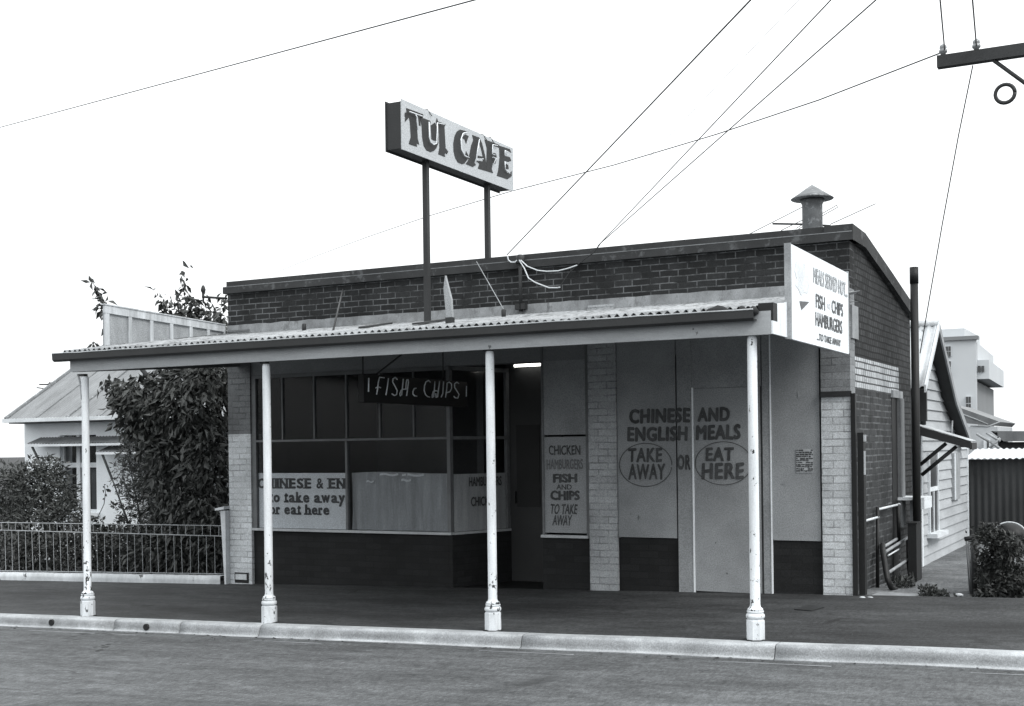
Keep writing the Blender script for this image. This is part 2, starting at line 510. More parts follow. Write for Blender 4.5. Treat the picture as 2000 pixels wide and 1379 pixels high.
SERIF = {'H': (.14, .86), 'I': (.5,), 'N': (.14, .86), 'E': (.16,), 't': (.5,), 'k': (.14, .8), 'w': (), 'y': (), 'r': (.24,), 'h': (.16, .82), 'a': (.86,)}
def slab(body, tl, br, Y, mat, parent, off=0.004):
    """heavy slab-serif letters set one by one"""
    wd = {'I': .55, 't': .55, 'r': .62, 'w': 1.15, ' ': .45, 'N': 1.05, 'H': 1.05}
    ws = [wd.get(c, .85) for c in body]; tot = sum(ws)
    a = at(tl[0], br[1], Y=Y); c_ = at(br[0], br[1], Y=Y); t = at(tl[0], tl[1], Y=Y)
    unit = (c_.x - a.x) / tot; H = t.z - a.z; x = a.x
    low = body[0].islower()
    for ch, w0 in zip(body, ws):
        if ch != ' ':
            tall = 1.0 if (not low or ch in 'tkhld') else .72
            if ch == 't': tall = .9
            z0 = a.z + (H * .24 if low else 0); hh = H * .76 * tall if low else H
            if ch == 'y': z0, hh = a.z, H * .24 + H * .76 * .72
            wl = unit * w0 * .9
            lettering(ch, (x, Y - off, z0), (1, 0, 0), (0, 0, 1), wl, hh, mat, parent, bold=.03 if ch == '&' else .055)
            if ch in SERIF and SERIF[ch]:
                hs_ = unit * .26 if len(SERIF[ch]) > 1 else unit * .3
                for fx in SERIF[ch]:
                    cx = x + wl * fx
                    for zz in ((z0, z0 + H * .12),) + (((z0 + hh - H * .12, z0 + hh),) if ch in 'HINE' else ()):
                        sb = MB(); sb.face([(cx - hs_, Y - off - .001, zz[0]), (cx + hs_, Y - off - .001, zz[0]), (cx + hs_, Y - off - .001, zz[1]), (cx - hs_, Y - off - .001, zz[1])]); sb.build("letter_serif", mat, parent)
        x += unit * w0

def text_px(body, tl, br, Y, mat, parent, off=0.004, **k):
    """letters on a wall plane Y, filling the photo box tl-br"""
    a = at(tl[0], br[1], Y=Y); c = at(br[0], br[1], Y=Y); t = at(tl[0], tl[1], Y=Y)
    return lettering(body, (a.x, Y - off, a.z), (1, 0, 0), (0, 0, 1), c.x - a.x, t.z - a.z, mat, parent, **k)

# ------------------------------------------------------------------ ground
XL, XR = -60.0, 40.0
def sheet(name, mat, x0, x1, y0, y1, dz, nx=1):
    q = MB()
    q.grid(lambda u, v: V((x0 + (x1-x0)*u, y0 + (y1-y0)*v, gz(x0 + (x1-x0)*u) + dz)), nx, 1, False)
    return tag(q.build(name, mat), kind="structure")
gq = MB(); gq.face([(-1500, -1500, -2.2), (1500, -1500, -2.2), (1500, 1500, -2.2), (-1500, 1500, -2.2)])
tag(gq.build("ground", M['earth']), kind="structure")
KB, KF, KD = 10.0, 9.835, 0.112
sheet("road", M['road'], XL, XR, -12, KF + 0.02, -KD)
sheet("footpath", M['foot'], XL, XR, KB, 13.47, 0.0)
# kerb stones with a rounded nose; joints and drain holes as in the photograph
joints = [-14.6] + [at(p, y, Z=0).x for p, y in ((108, 1210), (266, 1215), (446, 1222), (1013, 1245), (1534, 1265))] + [0.55]
joints = [-20.0, -17.2] + joints + [3.0]
kq = MB()
prof = [(KB, -0.3), (KB, 0.004), (KF + 0.045, 0.004), (KF + 0.018, -0.004), (KF + 0.003, -0.022), (KF - 0.006, -0.06), (KF - 0.012, -0.088), (KF - 0.022, -0.102), (KF - 0.05, -KD + 0.006), (KF - 0.05, -0.3)]
for a_, b_ in zip(joints, joints[1:]):
    a_ += 0.004; b_ -= 0.004
    n_ = 10
    rows = []
    for i in range(n_ + 1):
        x = a_ + (b_ - a_) * i / n_
        rows.append([kq.bm.verts.new((x, y + 0.014 * mnoise.noise(V((x * 2.3, z * 5, 0))), z + gz(x) + 0.005 * mnoise.noise(V((x * 0.9, 3, 0))))) for y, z in prof])
    for r1, r2 in zip(rows, rows[1:]):
        for k in range(len(prof) - 1):
            f = kq.bm.faces.new([r1[k], r2[k], r2[k+1], r1[k+1]]); f.smooth = 1 < k < 8
    kq.bm.faces.new(rows[0]); kq.bm.faces.new(rows[-1][::-1])
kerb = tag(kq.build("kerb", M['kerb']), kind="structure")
jq = MB(); jq.grid(lambda u, v: V((-20 + 23*u, KF + 0.012 + v*0.17, gz(-20 + 23*u) - 0.13 + (0.12 if v > 0 else 0))), 1, 1, False)
jq.build("joint_filler", M['joint'], kerb)
for px, py in ((100, 1216), (285, 1225)):
    p = at(px, py, Y=KF - 0.016)
    MB().tube([(p.x, KF - 0.022, p.z), (p.x, KF + 0.03, p.z)], 0.034, 14).build("drain_hole", M['black'], kerb)
lq = MB()
for p0, p1 in ((40, 170), (195, 250), (480, 612), (920, 1105), (1380, 1608), (1880, 2010)):
    xa, xb = at(p0, 1240 + 0.033 * p0, Z=-0.2).x, at(p1, 1240 + 0.033 * p1, Z=-0.2).x
    xa = at(p0, 0, Y=9.6).x; xb = at(p1, 0, Y=9.6).x
    lq.face([(xa, 9.595, gz(xa) - KD + 0.004), (xb, 9.585, gz(xb) - KD + 0.004), (xb, 9.61, gz(xb) - KD + 0.004), (xa, 9.603, gz(xa) - KD + 0.004)])
tag(lq.build("road_edge_line", M['line']), kind="structure")
# oil spots on the road
oq = MB()
for px, py, r in ((205, 1262, .03), (212, 1256, .022), (197, 1268, .02), (185, 1262, .012), (190, 1270, .014), (176, 1264, .008), (201, 1258, .015)):
    p = at(px, py, Z=gz(-8.6) - KD)
    zz = gz(p.x) - KD + 0.004
    oq.face([(p.x + r * 1.2 * math.cos(t * .7854) * random.uniform(.6, 1.3), p.y + r * 1.6 * math.sin(t * .7854) * random.uniform(.6, 1.3), zz) for t in range(8)])
tag(oq.build("oil_spot", M['black']), kind="structure")
# alley and gardens
aq = MB()
aq.grid(lambda u, v: V((-3.02 + 3.6*u, 13.47 + 11*v, 0.055 - 0.08 * min(1, v*3) + 0.015 * mnoise.noise(V((u*7, v*20, 0))))), 14, 30)
tag(aq.build("alley", M['alley']), kind="structure")
sq_ = MB(); cs = [at(px, py, Z=0.06) for px, py in ((1686, 1170), (1720, 1156), (1790, 1160), (1822, 1172), (1788, 1175), (1730, 1174))]
sq_.face([(c.x, max(13.3, c.y), 0.064) for c in cs]); tag(sq_.build("alley_slab", plain("pale_slab", 0.26, stain=0.45, sscale=5)), kind="structure")
gq = MB(); gq.grid(lambda u, v: V((-60 + 48.6*u, 13.47 + 40*v, gz(-60 + 48.6*u) - 0.01)), 1, 1, False)
gq.grid(lambda u, v: V((0.58 + 39*u, 13.47 + 40*v, 0.0)), 1, 1, False)
gq.grid(lambda u, v: V((-11.4 + 12*u, 24.4 + 30*v, 0.0)), 1, 1, False)
tag(gq.build("garden_ground", M['earth']), kind="structure")
cv = MB(); c0 = [at(px, py, Z=0.03) for px, py in ((1551, 1196), (1585, 1200), (1610, 1193), (1580, 1188))]
cv.prism([(c.x, c.y, gz(c.x) + 0.004) for c in c0], (0, 0, 0.006))
tag(cv.build("drain_cover", M['iron']), "flat dark drain cover set in the footpath near the right verandah post", "drain cover")

# ------------------------------------------------------------------ the cafe
YF = 13.45
XA, XB = -11.37, -2.99           # ends of the front wall
ZT = 3.965                       # top of the parapet
cafe = thing("cafe_building", "single storey brick cafe with dark parapet and white painted piers behind the verandah", "building", (-7.2, YF, 0))
# --- walls
pq = MB()
pq.box(XA, XB, YF, YF + 0.23, 3.30, 3.80)
parapet = pq.build("parapet", M['brick_dark'], cafe)
fl = MB(); fl.grid(lambda u, v: V((XA + (XB - XA - 0.0)*u, YF - 0.012 - 0.02 * (1 - v), 3.20 + 0.17 * v + 0.012 * mnoise.noise(V((u*40, v, 2))) * v)), 80, 2, False)
fl.build("flashing", M['flash'], parapet)
cq = MB()
cq.box(XA - 0.045, XB + 0.045, YF - 0.05, YF + 0.27, 3.80, 3.885)
cq.box(XA - 0.01, XB + 0.02, YF - 0.015, YF + 0.25, 3.893, ZT)
cop = cq.build("coping", M['coping'], cafe)
c2 = MB(); c2.box(XA - 0.04, XB + 0.04, YF - 0.052, YF + 0.26, 3.885, 3.894); c2.build("mortar_line", M['coping_line'], cop)
# front wall above the windows, behind the verandah
fz = MB()
fz.box(XA + 0.35, XB - 0.3, YF + 0.005, YF + 0.2, 2.68, 3.30)
fz.build("frieze", M['frieze'], cafe)
# piers
def pier(p0, p1, yoff=0.0, zt=3.30):
    x0, x1 = xy(p0, YF - 0.03), xy(p1, YF - 0.03)
    q = MB(); q.box(x0, x1, YF - 0.03 + yoff, YF + 0.2, gz(x0) - 0.05, zt)
    return q.build("pier", M['brick_white'], cafe), x0, x1
zpl = at(470, 848, Y=YF - .03).z
pl, lx0, lx1 = pier(448, 491, 0.0, zpl)
q = MB(); q.box(lx0, lx1, YF - 0.03, YF + 0.2, zpl + 0.0005, 3.30); q.build('pier_top', M['brick_grey'], cafe)  # upper part of the left pier, in a darker grey brick
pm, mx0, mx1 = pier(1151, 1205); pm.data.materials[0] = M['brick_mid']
zpr = at(1635, 768, Y=YF - .03).z
pr, rx0, rx1 = pier(1606, 1664, 0.0, zpr)
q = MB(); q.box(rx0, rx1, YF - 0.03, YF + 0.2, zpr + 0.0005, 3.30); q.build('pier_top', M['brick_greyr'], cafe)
q = MB(); zb = at(1635, 770, Y=YF).z
q.box(rx0 - 0.0, rx1 + 0.012, YF - 0.05, YF - 0.031, zb - 0.03, zb + 0.03); q.build("dark_band", M['darkwood'], pr)  # thin dark band across the right pier
# air vent at foot of the left pier
v0, v1 = at(458, 1138, Y=YF - .04), at(485, 1119, Y=YF - .04)
q = MB(); q.box(v0.x, v1.x, YF - 0.035, YF - 0.031, v0.z, v1.z); vent = q.build("air_vent", M['black'], pl)
q = MB(); q.box(v0.x + .02, v1.x - .03, YF - 0.045, YF - 0.034, v0.z + .045, v1.z - .02); q.build("vent_brick", M['brick_white'], vent)
# dark brick below windows and boards
def dado(p0, p1, zt_py, name="dado_wall", mat='brick_dado', yo=0.02):
    x0, x1 = (p0 if p0 < 0 else xy(p0, YF)), (p1 if p1 < 0 else xy(p1, YF))
    zt = at((p0 + p1) / 2, zt_py, Y=YF).z if p0 > 0 else zt_py
    q = MB(); q.box(x0, x1, YF + yo, YF + 0.22, gz(x0) - 0.05, zt)
    return q.build(name, M[mat], cafe)
WX1 = xy(880, YF)
ZS = 0.623                        # window sill
dado(lx1, WX1, ZS - 0.03)
# side wall, with the raking top
XS = XB - 0.01
sw = MB()
top = [(YF + 0.2, 3.80), (14.0, 3.80), (16.95, 3.27)]
def side_strip(z0, z1, y0, y1, mat, name, xo=0.0):
    q = MB(); q.box(XS - 0.22, XS + xo, y0, y1, z0, z1); return q.build(name, M[mat], cafe)
YE = 16.95
sq = MB()
zw1, zw0 = at(1664, 693, Y=YF).z, at(1664, 757, Y=YF).z
poly = [(XS, YF + 0.001, zw1), (XS, YE, zw1), (XS, YE, 3.27), (XS, 14.03, 3.80), (XS, YF + 0.001, 3.80)]
sq.prism(poly, (-0.23, 0, 0))
side = sq.build("side_wall", M['brick_side'], cafe)
yw = at(1755, 740, X=XS).y
q = MB(); q.box(XS - 0.23, XS, yw, YE, -0.1, zw1 - 0.0005); q.build("side_wall", M['brick_side'], cafe)
q = MB(); q.box(XS - 0.23, XS + 0.001, YF + 0.001, yw, zw0, zw1 - 0.0005); q.build("painted_band", M['brick_wband'], side)
q = MB(); q.box(XS - 0.23, XS, YF + 0.001, yw, -0.1, zw0 - 0.0005); q.build("side_wall", M['brick_low'], cafe)
# raking coping
rk = MB()
line = [(YF - 0.049, 3.80), (14.03, 3.80), (15.5, 3.55), (YE + 0.1, 3.26)]
topl = [(YF - 0.049, ZT + .002), (14.03, 3.955), (15.5, 3.70), (YE + 0.1, 3.42)]
rk.prism([(XB + 0.049, y, z) for y, z in line] + [(XB + 0.049, y, z) for y, z in topl[::-1]], (-0.3, 0, 0))
rk.build("coping", M['coping'], cafe)
# back part and roof (mostly hidden)
q = MB(); q.box(XA, XA + 0.22, YF + 0.2, YE, -0.3, 3.3); q.build("side_wall", M['brick_side'], cafe)
q = MB(); q.box(XA + 0.22, XB - 0.24, YE - 0.25, YE - 0.02, -0.3, 3.2); q.build("rear_wall", M['dark'], cafe)
q = MB(); q.grid(lambda u, v: V((XA + 0.2 + (XB - XA - 0.5)*u, YF + 0.24 + (YE - YF - 0.3)*v, 3.45 - 0.35*v)), 1, 1, False); q.build("roof", M['roofgrey'], cafe)
q = MB(); q.box(XA + 0.23, XB - 0.25, YF + 0.21, YE - 0.26, 2.95, 3.0); q.build("ceiling", M['dark'], cafe)
q = MB(); q.box(XA + 0.23, XB - 0.25, YF + 0.1, YE - 0.26, -0.15, -0.06); q.build("shop_floor", M['dark'], cafe)
q = MB(); q.box(XA + .221, XA + .24, YF + .21, YE - .26, .1, 2.95); q.build('wall_lining', M['dark'], cafe); q = MB(); q.box(XB - .26, XB - .241, YF + .21, YE - .26, .1, 2.95); q.build('wall_lining', M['dark'], cafe)
q = MB(); q.box(-8.1, -8.0, 14.5, YE - 0.26, -0.06, 2.95); q.build("partition", M['dark'], cafe)
# light meter cover on side wall near the corner
e0, e1 = at(1663.5, 660, X=XS + .02), at(1674.5, 600, X=XS + .02)
q = MB(); q.box(XS, XS + 0.03, YF + 0.01, e1.y, e0.z, e1.z); q.build("cover_plate", M['edge'], side)
# doorway in the side wall
d0, d1 = at(1743, 970, X=XS), at(1750, 778, X=XS); d2 = at(1758, 778, X=XS)
q = MB(); q.box(XS - 0.02, XS + 0.006, d0.y, d1.y + 0.02, 0.0, d1.z); sd_ = q.build("side_door", M['black'], cafe)
q = MB(); q.box(XS, XS + 0.05, d1.y + 0.02, d2.y, 0.62, d1.z + 0.0); q.build("door_jamb", M['winframe'], sd_)
q = MB(); q.box(XS, XS + 0.03, d0.y - 0.02, d2.y + 0.03, d1.z + 0.002, d1.z + 0.09); q.build("lintel", M['edge'], sd_)

# --- shop window, left bay
win = MB()
x0 = lx1 + 0.005
fr = 0.045
ZH = 2.68; ZTR = 1.79
def fbox(q, xa, xb, za, zb_, y0=YF - 0.01, y1=YF + 0.05): q.box(xa, xb, y0, y1, za, zb_)
fbox(win, x0, x0 + 0.07, ZS, ZH); fbox(win, x0 + 0.07, WX1, ZH - 0.05, ZH)
fbox(win, x0 + 0.071, WX1, ZTR - 0.014, ZTR + 0.014, YF - 0.006, YF + 0.045)
xm = xy(678, YF); fbox(win, xm - 0.015, xm + 0.015, ZS, ZTR - 0.021)
fbox(win, WX1 - 0.035, WX1 + 0.012, ZS, ZH - 0.051, YF - 0.014, YF + 0.055)
for px in (551, 613, 676, 741, 807):
    x = xy(px, YF, 800); fbox(win, x - 0.010, x + 0.010, ZTR + 0.021, ZH - 0.051, YF - 0.003, YF + 0.04)
# returned side of the window, angled back to the door
RB = V((-7.58, 14.40, 0)); RA = V((WX1, YF, 0)); rd = (RB - RA).normalized(); rn = V((rd.y, -rd.x, 0))
def rbox(q, s0, s1, z0, z1, t=0.02):
    L = (RB - RA).length
    pts = []
    for z in (z0, z1):
        for s_, k in ((s0, -t), (s1, -t), (s1, t), (s0, t)):
            p = RA + rd * (s_ * L) + rn * k; pts.append((p.x, p.y, z))
    q.hexa(pts)
rbox(win, 0.05, 1.0, ZTR - 0.02, ZTR + 0.02); rbox(win, 0.95, 1.0, ZS, ZTR - 0.021, 0.025); rbox(win, 0.05, 1.0, ZH - 0.05, ZH, 0.022)
rbox(win, 0.95, 1.0, ZTR + 0.021, ZH - 0.051, 0.025)
window = win.build("shop_window", M['winframe'], cafe)
q = MB(); q.box(x0 - 0.0, WX1 + 0.03, YF - 0.045, YF + 0.06, ZS - 0.03, ZS); rbox(q, 0.03, 1.0, ZS - 0.03, ZS - 0.001, 0.035)
q.build("sill", M['sill'], window)
q = MB(); q.face([(x0 + .06, YF + 0.02, ZS), (WX1, YF + 0.02, ZS), (WX1, YF + 0.02, ZH), (x0 + .06, YF + 0.02, ZH)])
q.face([(RA.x, RA.y + .02, ZS), (RB.x, RB.y, ZS), (RB.x, RB.y, ZH), (RA.x, RA.y + .02, ZH)])
q.build("pane", M['glass'], window)
q = MB(); rbox(q, 0.0, 1.0, gz(-7.8) - 0.05, ZS - 0.031, 0.03); q.build("dado_wall", M['brick_dado'], cafe)
# sheets and curtain standing inside the glass
YG = YF + 0.035
def zpx(px, py): return at(px, py, Y=YF).z
ZC = zpx(600, 924)
q = MB(); q.box(x0 + 0.075, xm - 0.024, YG, YG + 0.006, ZS + 0.005, ZC); s1_ = q.build("window_sign", M['sheet'], window)
slab("CHINESE & EN", (504, 934), (677, 954), YG, M['ink'], s1_)
slab("to take away", (526, 960), (676, 988), YG, M['ink'], s1_)
slab("or eat here", (527, 984), (645, 1011), YG, M['ink'], s1_)
q = MB(); xc1 = WX1 - 0.04
q.grid(lambda u, v: V((xm + 0.03 + (xc1 - xm - 0.03)*u, YG + 0.03 + 0.02 * math.sin(u*38 + math.sin(v*3 + u*9) * 1.6), ZS + 0.005 + (ZC - ZS - 0.005 + 0.012 * math.sin(u*5))*v)), 120, 4)
q.build("curtain", M['curtain'], window)
for pa, pb, ya_, yb_ in ((742, 778, 925, 929), (786, 828, 926, 930), (784, 803, 936, 940), (716, 730, 939, 942)):
    a1, a2 = at(pa, yb_, Y=YG + .01), at(pb, ya_, Y=YG + .01)
    q = MB(); q.grid(lambda u, v: V((a1.x + (a2.x - a1.x) * u, YG + .006 + .006 * math.sin(u * 9), a1.z + (a2.z - a1.z) * v + .008 * math.sin(u * 7))), 10, 2); q.build("curtain_tape", M['sheet'], window)
q = MB()
L = (RB - RA).length
pts = [RA + rd * (0.06 * L) - rn * 0.0, RA + rd * (0.94 * L) - rn * 0.0]
q.prism([(pts[0].x, pts[0].y, ZS + .004), (pts[1].x, pts[1].y, ZS + .004), (pts[1].x, pts[1].y, ZC - .02), (pts[0].x, pts[0].y, ZC - .02)], -rn * 0.006)
s2_ = q.build("window_sign", M['curtain'], window)
pO = RA + rd * (0.30 * L) + rn * 0.012
lettering("HAMBURGERS", (pO.x, pO.y, 1.18), rd, (0, 0, 1), 0.56 * L, 0.12, M['ink'], cafe, bold=0.03)
pO = RA + rd * (0.33 * L) + rn * 0.012
lettering("CHICKEN", (pO.x, pO.y, 0.93), rd, (0, 0, 1), 0.42 * L, 0.12, M['ink'], cafe, bold=0.03)
# --- recessed entrance
PX0 = xy(1060, YF)
dr = MB()
dr.box(RB.x + 0.02, PX0 - 0.35, 14.40, 14.44, gz(-7.9) + .006, 2.1); door = dr.build("entrance_door", M['darkwood'], cafe)
q = MB(); q.box(RB.x + 0.12, PX0 - 0.5, 14.39, 14.398, 0.9, 1.95); q.build("panel", M['black'], door)
q = MB(); q.box(RB.x + 0.08, RB.x + 0.11, 14.36, 14.398, 0.95, 1.1); q.build("handle", M['iron'], door)
q = MB(); q.box(RB.x - 0.03, PX0 - 0.2, 14.40, 14.46, 2.1, 3.0); q.build("transom", M['darkwood'], cafe)
q = MB(); q.box(PX0 - 0.34, PX0 - 0.2, 14.40, 14.46, 0.0, 2.1); q.build("door_jamb", M['darkwood'], cafe)
q = MB(); q.hexa([(PX0 - .25, 14.46, -.05), (PX0 - .21, 14.46, -.05), (PX0 + .05, YF + .06, -.05), (PX0 + .01, YF + .06, -.05), (PX0 - .25, 14.46, 2.9), (PX0 - .21, 14.46, 2.9), (PX0 + .05, YF + .06, 2.9), (PX0 + .01, YF + .06, 2.9)])
q.build("recess_wall", M['darkwood'], cafe)
q = MB(); q.box(RA.x - 0.05, PX0, YF + 0.21, 14.5, 2.86, 2.9); q.build("recess_ceiling", M['soffit'], cafe)
q = MB(); q.box(RB.x - 0.4, PX0 + .05, YF + 0.02, 14.42, -0.2, gz(-7.9) + 0.004); q.build("doorstep", M['black'], cafe)
# --- boarded bays to the right (all painted over)
YB = YF - 0.004
def pboard(p0, p1, y0, y1, name, mat, yo=0.0, zb_=None, zt=None, th=0.03):
    xa, xb = xy(p0, YF), xy(p1, YF)
    z1 = at((p0+p1)/2, y0, Y=YF).z if zt is None else zt
    z0 = at((p0+p1)/2, y1, Y=YF).z if zb_ is None else zb_
    q = MB(); q.box(xa, xb, YB + yo, YB + yo + th, z0, z1)
    return q.build(name, M[mat], cafe)
menu = pboard(1062, 1146, 853, 1041, "menu_board", 'board', 0.012)
pboard(1062, 1149, 600, 849, "wall_sheet", 'board', 0.010, zt=3.0)
q = MB(); a_, c_ = at(1059, 1046, Y=YF), at(1150, 1046, Y=YF); q.box(a_.x, c_.x, YF - 0.04, YF + 0.03, a_.z - 0.02, a_.z + 0.012); q.build("sill", M['sill'], cafe)
q = MB(); q.box(PX0, PX0 + 0.025, YB - 0.004, YB + 0.05, a_.z + 0.013, 2.9); q.box(mx0 - 0.045, mx0 - 0.004, YB - 0.004, YB + 0.05, a_.z + 0.013, 2.9); q.build("window_frame", M['winframe'], cafe)
dado(1058, 1152, 1049)
bA = pboard(1208, 1322, 690, 1050, "wall_board", 'board', zt=2.9)
dado(1204, 1324, 1052)
jm = pboard(1325, 1353.5, 690, 1157, "door_jamb", 'board', -0.004, zb_=gz(-4.9) + 0.0, zt=2.9)
bd = pboard(1354, 1357, 757, 1155, "bead", 'bead', -0.010, zb_=gz(-4.8))
dp = pboard(1357.5, 1487, 757, 1154, "side_entrance_door", 'board2', 0.0, zb_=gz(-4.5) + 0.01)
pboard(1354, 1489, 690, 756.4, "transom_board", 'board', -0.002, zt=2.9)
pboard(1487.5, 1491, 690, 1157, "door_gap", 'dark', 0.012, zt=2.9, zb_=gz(-4))
pboard(1491.5, 1506, 690, 1158, "door_jamb", 'board', -0.006, zb_=gz(-3.9), zt=2.9)
pboard(1506.3, 1508.5, 700, 1157, "bead", 'bead', -0.012, zb_=gz(-3.9), zt=2.9)
bB = pboard(1509, 1603, 690, 1056, "wall_board", 'board2', 0.0, zt=2.9)
dado(1508, 1607, 1058, yo=0.014)
YT = YB - 0.004
for body, tl, br, bold, sh in (("CHINESE", (1229, 799), (1349, 828), .06, 0), ("AND", (1362, 796), (1426, 824), .06, 0),
                               ("ENGLISH", (1225, 834), (1344, 863), .06, 0), ("MEALS", (1359, 830), (1447, 860), .06, 0),
                               ("TAKE", (1227, 875), (1294, 903), .045, 0), ("AWAY", (1227, 906), (1300, 937), .045, 0),
                               ("OR", (1323, 888), (1349, 918), .06, 0), ("EAT", (1378, 874), (1434, 901), .045, 0),
                               ("HERE", (1370, 904), (1454, 936), .045, 0)):
    text_px(body, tl, br, YT, M['ink'], cafe, off=0.002, bold=bold, shear=0.05, jitter=0.02, spacing=1.12)
def ring(cx, cy, rx, ry, Y):
    q = MB(); n = 56; o_ = []; i_ = []
    for k in range(n):
        t = 2*math.pi*k/n
        o_.append(at(cx + rx*math.cos(t), cy + ry*math.sin(t), Y=Y)); i_.append(at(cx + (rx-1.6)*math.cos(t), cy + (ry-1.6)*math.sin(t), Y=Y))
    for k in range(n):
        if 0.1 < abs(math.sin(2*math.pi*k/n)) or math.cos(2*math.pi*k/n) < 0 or cx > 1350:
            q.face([o_[k], o_[(k+1) % n], i_[(k+1) % n], i_[k]])
    return q.build("painted_ring", M['ink'], cafe)
ring(1261, 908, 52, 43, YT - 0.0045); ring(1413, 905, 56, 43, YT - 0.0045)
YM = YB + 0.012
for body, tl, br, bold, sh, ik in (("CHICKEN", (1072, 870), (1134, 889), .03, 0, 'ink'), ("HAMBURGERS", (1068, 897), (1139, 917), .03, 0, 'ink2'),
                                   ("FISH", (1080, 925), (1128, 943), .06, 0, 'ink'), ("AND", (1087, 946), (1117, 956), .02, 0, 'ink'),
                                   ("CHIPS", (1075, 958), (1133, 977), .06, 0, 'ink'), ("TO TAKE", (1076, 984), (1129, 1004), .03, .25, 'ink'),
                                   ("AWAY", (1079, 1006), (1118, 1026), .03, .25, 'ink')):
    text_px(body, tl, br, YM, M[ik], cafe, off=0.003, bold=bold, shear=sh, jitter=0.03)
for px, py, a_, c_ in ((1247, 1010, 2.2, 6), (1232, 1004, 1.2, 2), (1530, 944, 6, 3), (1519, 900, 3, 2), (1560, 770, 2, 9), (1420, 1120, 3, 2), (1250, 938, 7, 2), (1398, 1060, 2, 2)):
    q = MB(); q.face([at(px + a_ * math.cos(t * .7854) * random.uniform(.5, 1.2), py + c_ * math.sin(t * .7854) * random.uniform(.5, 1.2), Y=YT - .001) for t in range(8)]); q.build("scuff", M['edge'] if py < 1000 else M['ink2'], cafe)
# poster on the right board
p0, p1 = at(1555, 923, Y=YB), at(1588, 877, Y=YB)
q = MB(); q.box(p0.x, p1.x, YB - 0.006, YB - 0.002, p0.z, p1.z)
poster = tag(q.build("poster", M['paper']), "small dark printed poster pasted on the pale board beside the right white pier", "poster")
q = MB(); wv, hv = p1.x - p0.x, p1.z - p0.z
for r_ in range(11):
    u = 0.02
    while u < 0.96:
        ww = random.uniform(0.05, 0.3)
        if random.random() < 0.85 and not (0.46 < u < 0.52):
            z1_ = p1.z - hv * (0.02 + r_ * 0.088)
            q.box(p0.x + wv*u, p0.x + wv*min(0.99, u+ww), YB - 0.008, YB - 0.0065, z1_ - hv * random.uniform(0.04, 0.078), z1_)
        u += ww + 0.03
q.build("printing", M['ink'], poster)

# lit tube in the entrance
tb = MB(); a_ = at(1005, 714.5, Y=14.3); tb.tube([(a_.x, 14.3, a_.z), (a_.x + 0.62, 14.28, a_.z + 0.0)], 0.017, 10)
tl_ = tag(tb.build("fluorescent_tube", M['lit']), "bright lit fluorescent tube under the ceiling of the recessed entrance", "light")
q = MB(); q.box(a_.x - 0.02, a_.x + 0.64, 14.25, 14.33, a_.z + 0.03, a_.z + 0.06); q.box(a_.x - .03, a_.x - .001, 14.27, 14.33, a_.z - .03, a_.z + .03); q.build("fitting", M['dark'], tl_)

# ------------------------------------------------------------------ verandah
ver = thing("shop_verandah", "long corrugated iron verandah on four white posts along the cafe front", "verandah", (-7, 10, 0))
VXA, VXB, VY = -10.78, -2.83, 10.0
def roofz(y): return 2.772 + (y - VY) * 0.137
def xleft(y): return VXA + (XA - 0.03 - VXA) * (y - VY) / (YF - VY)
NCOR = 104
def rf(u, v):
    y = VY - 0.03 + (YF - 0.02 - (VY - 0.03)) * v
    xl = xleft(y); x = xl + (VXB - 0.05 - xl) * u
    ph = (x - VXB) / 0.0762
    sag = 0.012 * mnoise.noise(V((x * 0.8, y * 0.6, 1)))
    sh_ = math.floor(x / 0.61)
    return V((x, y + (0.03 * mnoise.noise(V((sh_ * 3.1, 0.3, 0))) + 0.012 * mnoise.noise(V((x * 9, 1, 0)))) * (1 - v), roofz(y) + (0.0165 + 0.006 * mnoise.noise(V((x * 2.2, 5, 0)))) * math.sin(2 * math.pi * ph) + sag + 0.012 * mnoise.noise(V((sh_ * 1.7, 9.2, 0))) * (1 - v)))
q = MB(); q.grid(rf, NCOR * 8, 5)
vroof = q.build("roof", M['roof'], ver)
sol = vroof.modifiers.new("thick", 'SOLIDIFY'); sol.thickness = 0.003; sol.offset = -1
# gutter
q = MB()
gp = [(VY - 0.03, 2.66), (VY - 0.10, 2.655), (VY - 0.125, 2.675), (VY - 0.13, 2.742), (VY - 0.12, 2.742), (VY - 0.115, 2.682), (VY - 0.095, 2.668), (VY - 0.03, 2.672)]
xg0, xg1 = VXA - 0.02, -2.965
q.prism([(xg0, y, z) for y, z in gp], (xg1 - xg0, 0, 0))
q.prism([(xg0 - 0.001, y, z) for y, z in ((VY - .03, 2.66), (VY - .10, 2.655), (VY - .125, 2.675), (VY - .13, 2.742), (VY - .03, 2.742))], (-0.004, 0, 0))
gut = q.build("gutter", M['gutter'], ver)
q = MB(); q.tube([(xg0, VY - 0.13, 2.744)] + [(xg0 + (xg1 - xg0) * i / 40, VY - 0.13, 2.744 + 0.006 * mnoise.noise(V((i * .7, 0, 0)))) for i in range(1, 40)] + [(xg1, VY - 0.13, 2.744)], 0.006, 6); q.build("gutter_lip", M['lip'], gut)
# end block on the right where the gutter stops
q = MB(); q.box(-2.955, VXB, VY - 0.02, VY + 0.10, 2.655, 2.80); q.build("end_block", M['black'], ver)
# fascia
q = MB(); q.box(VXA + 0.14, VXB - 0.02, VY - 0.028, VY + 0.02, 2.545, 2.735); fas = q.build("fascia", M['fascia'], ver)
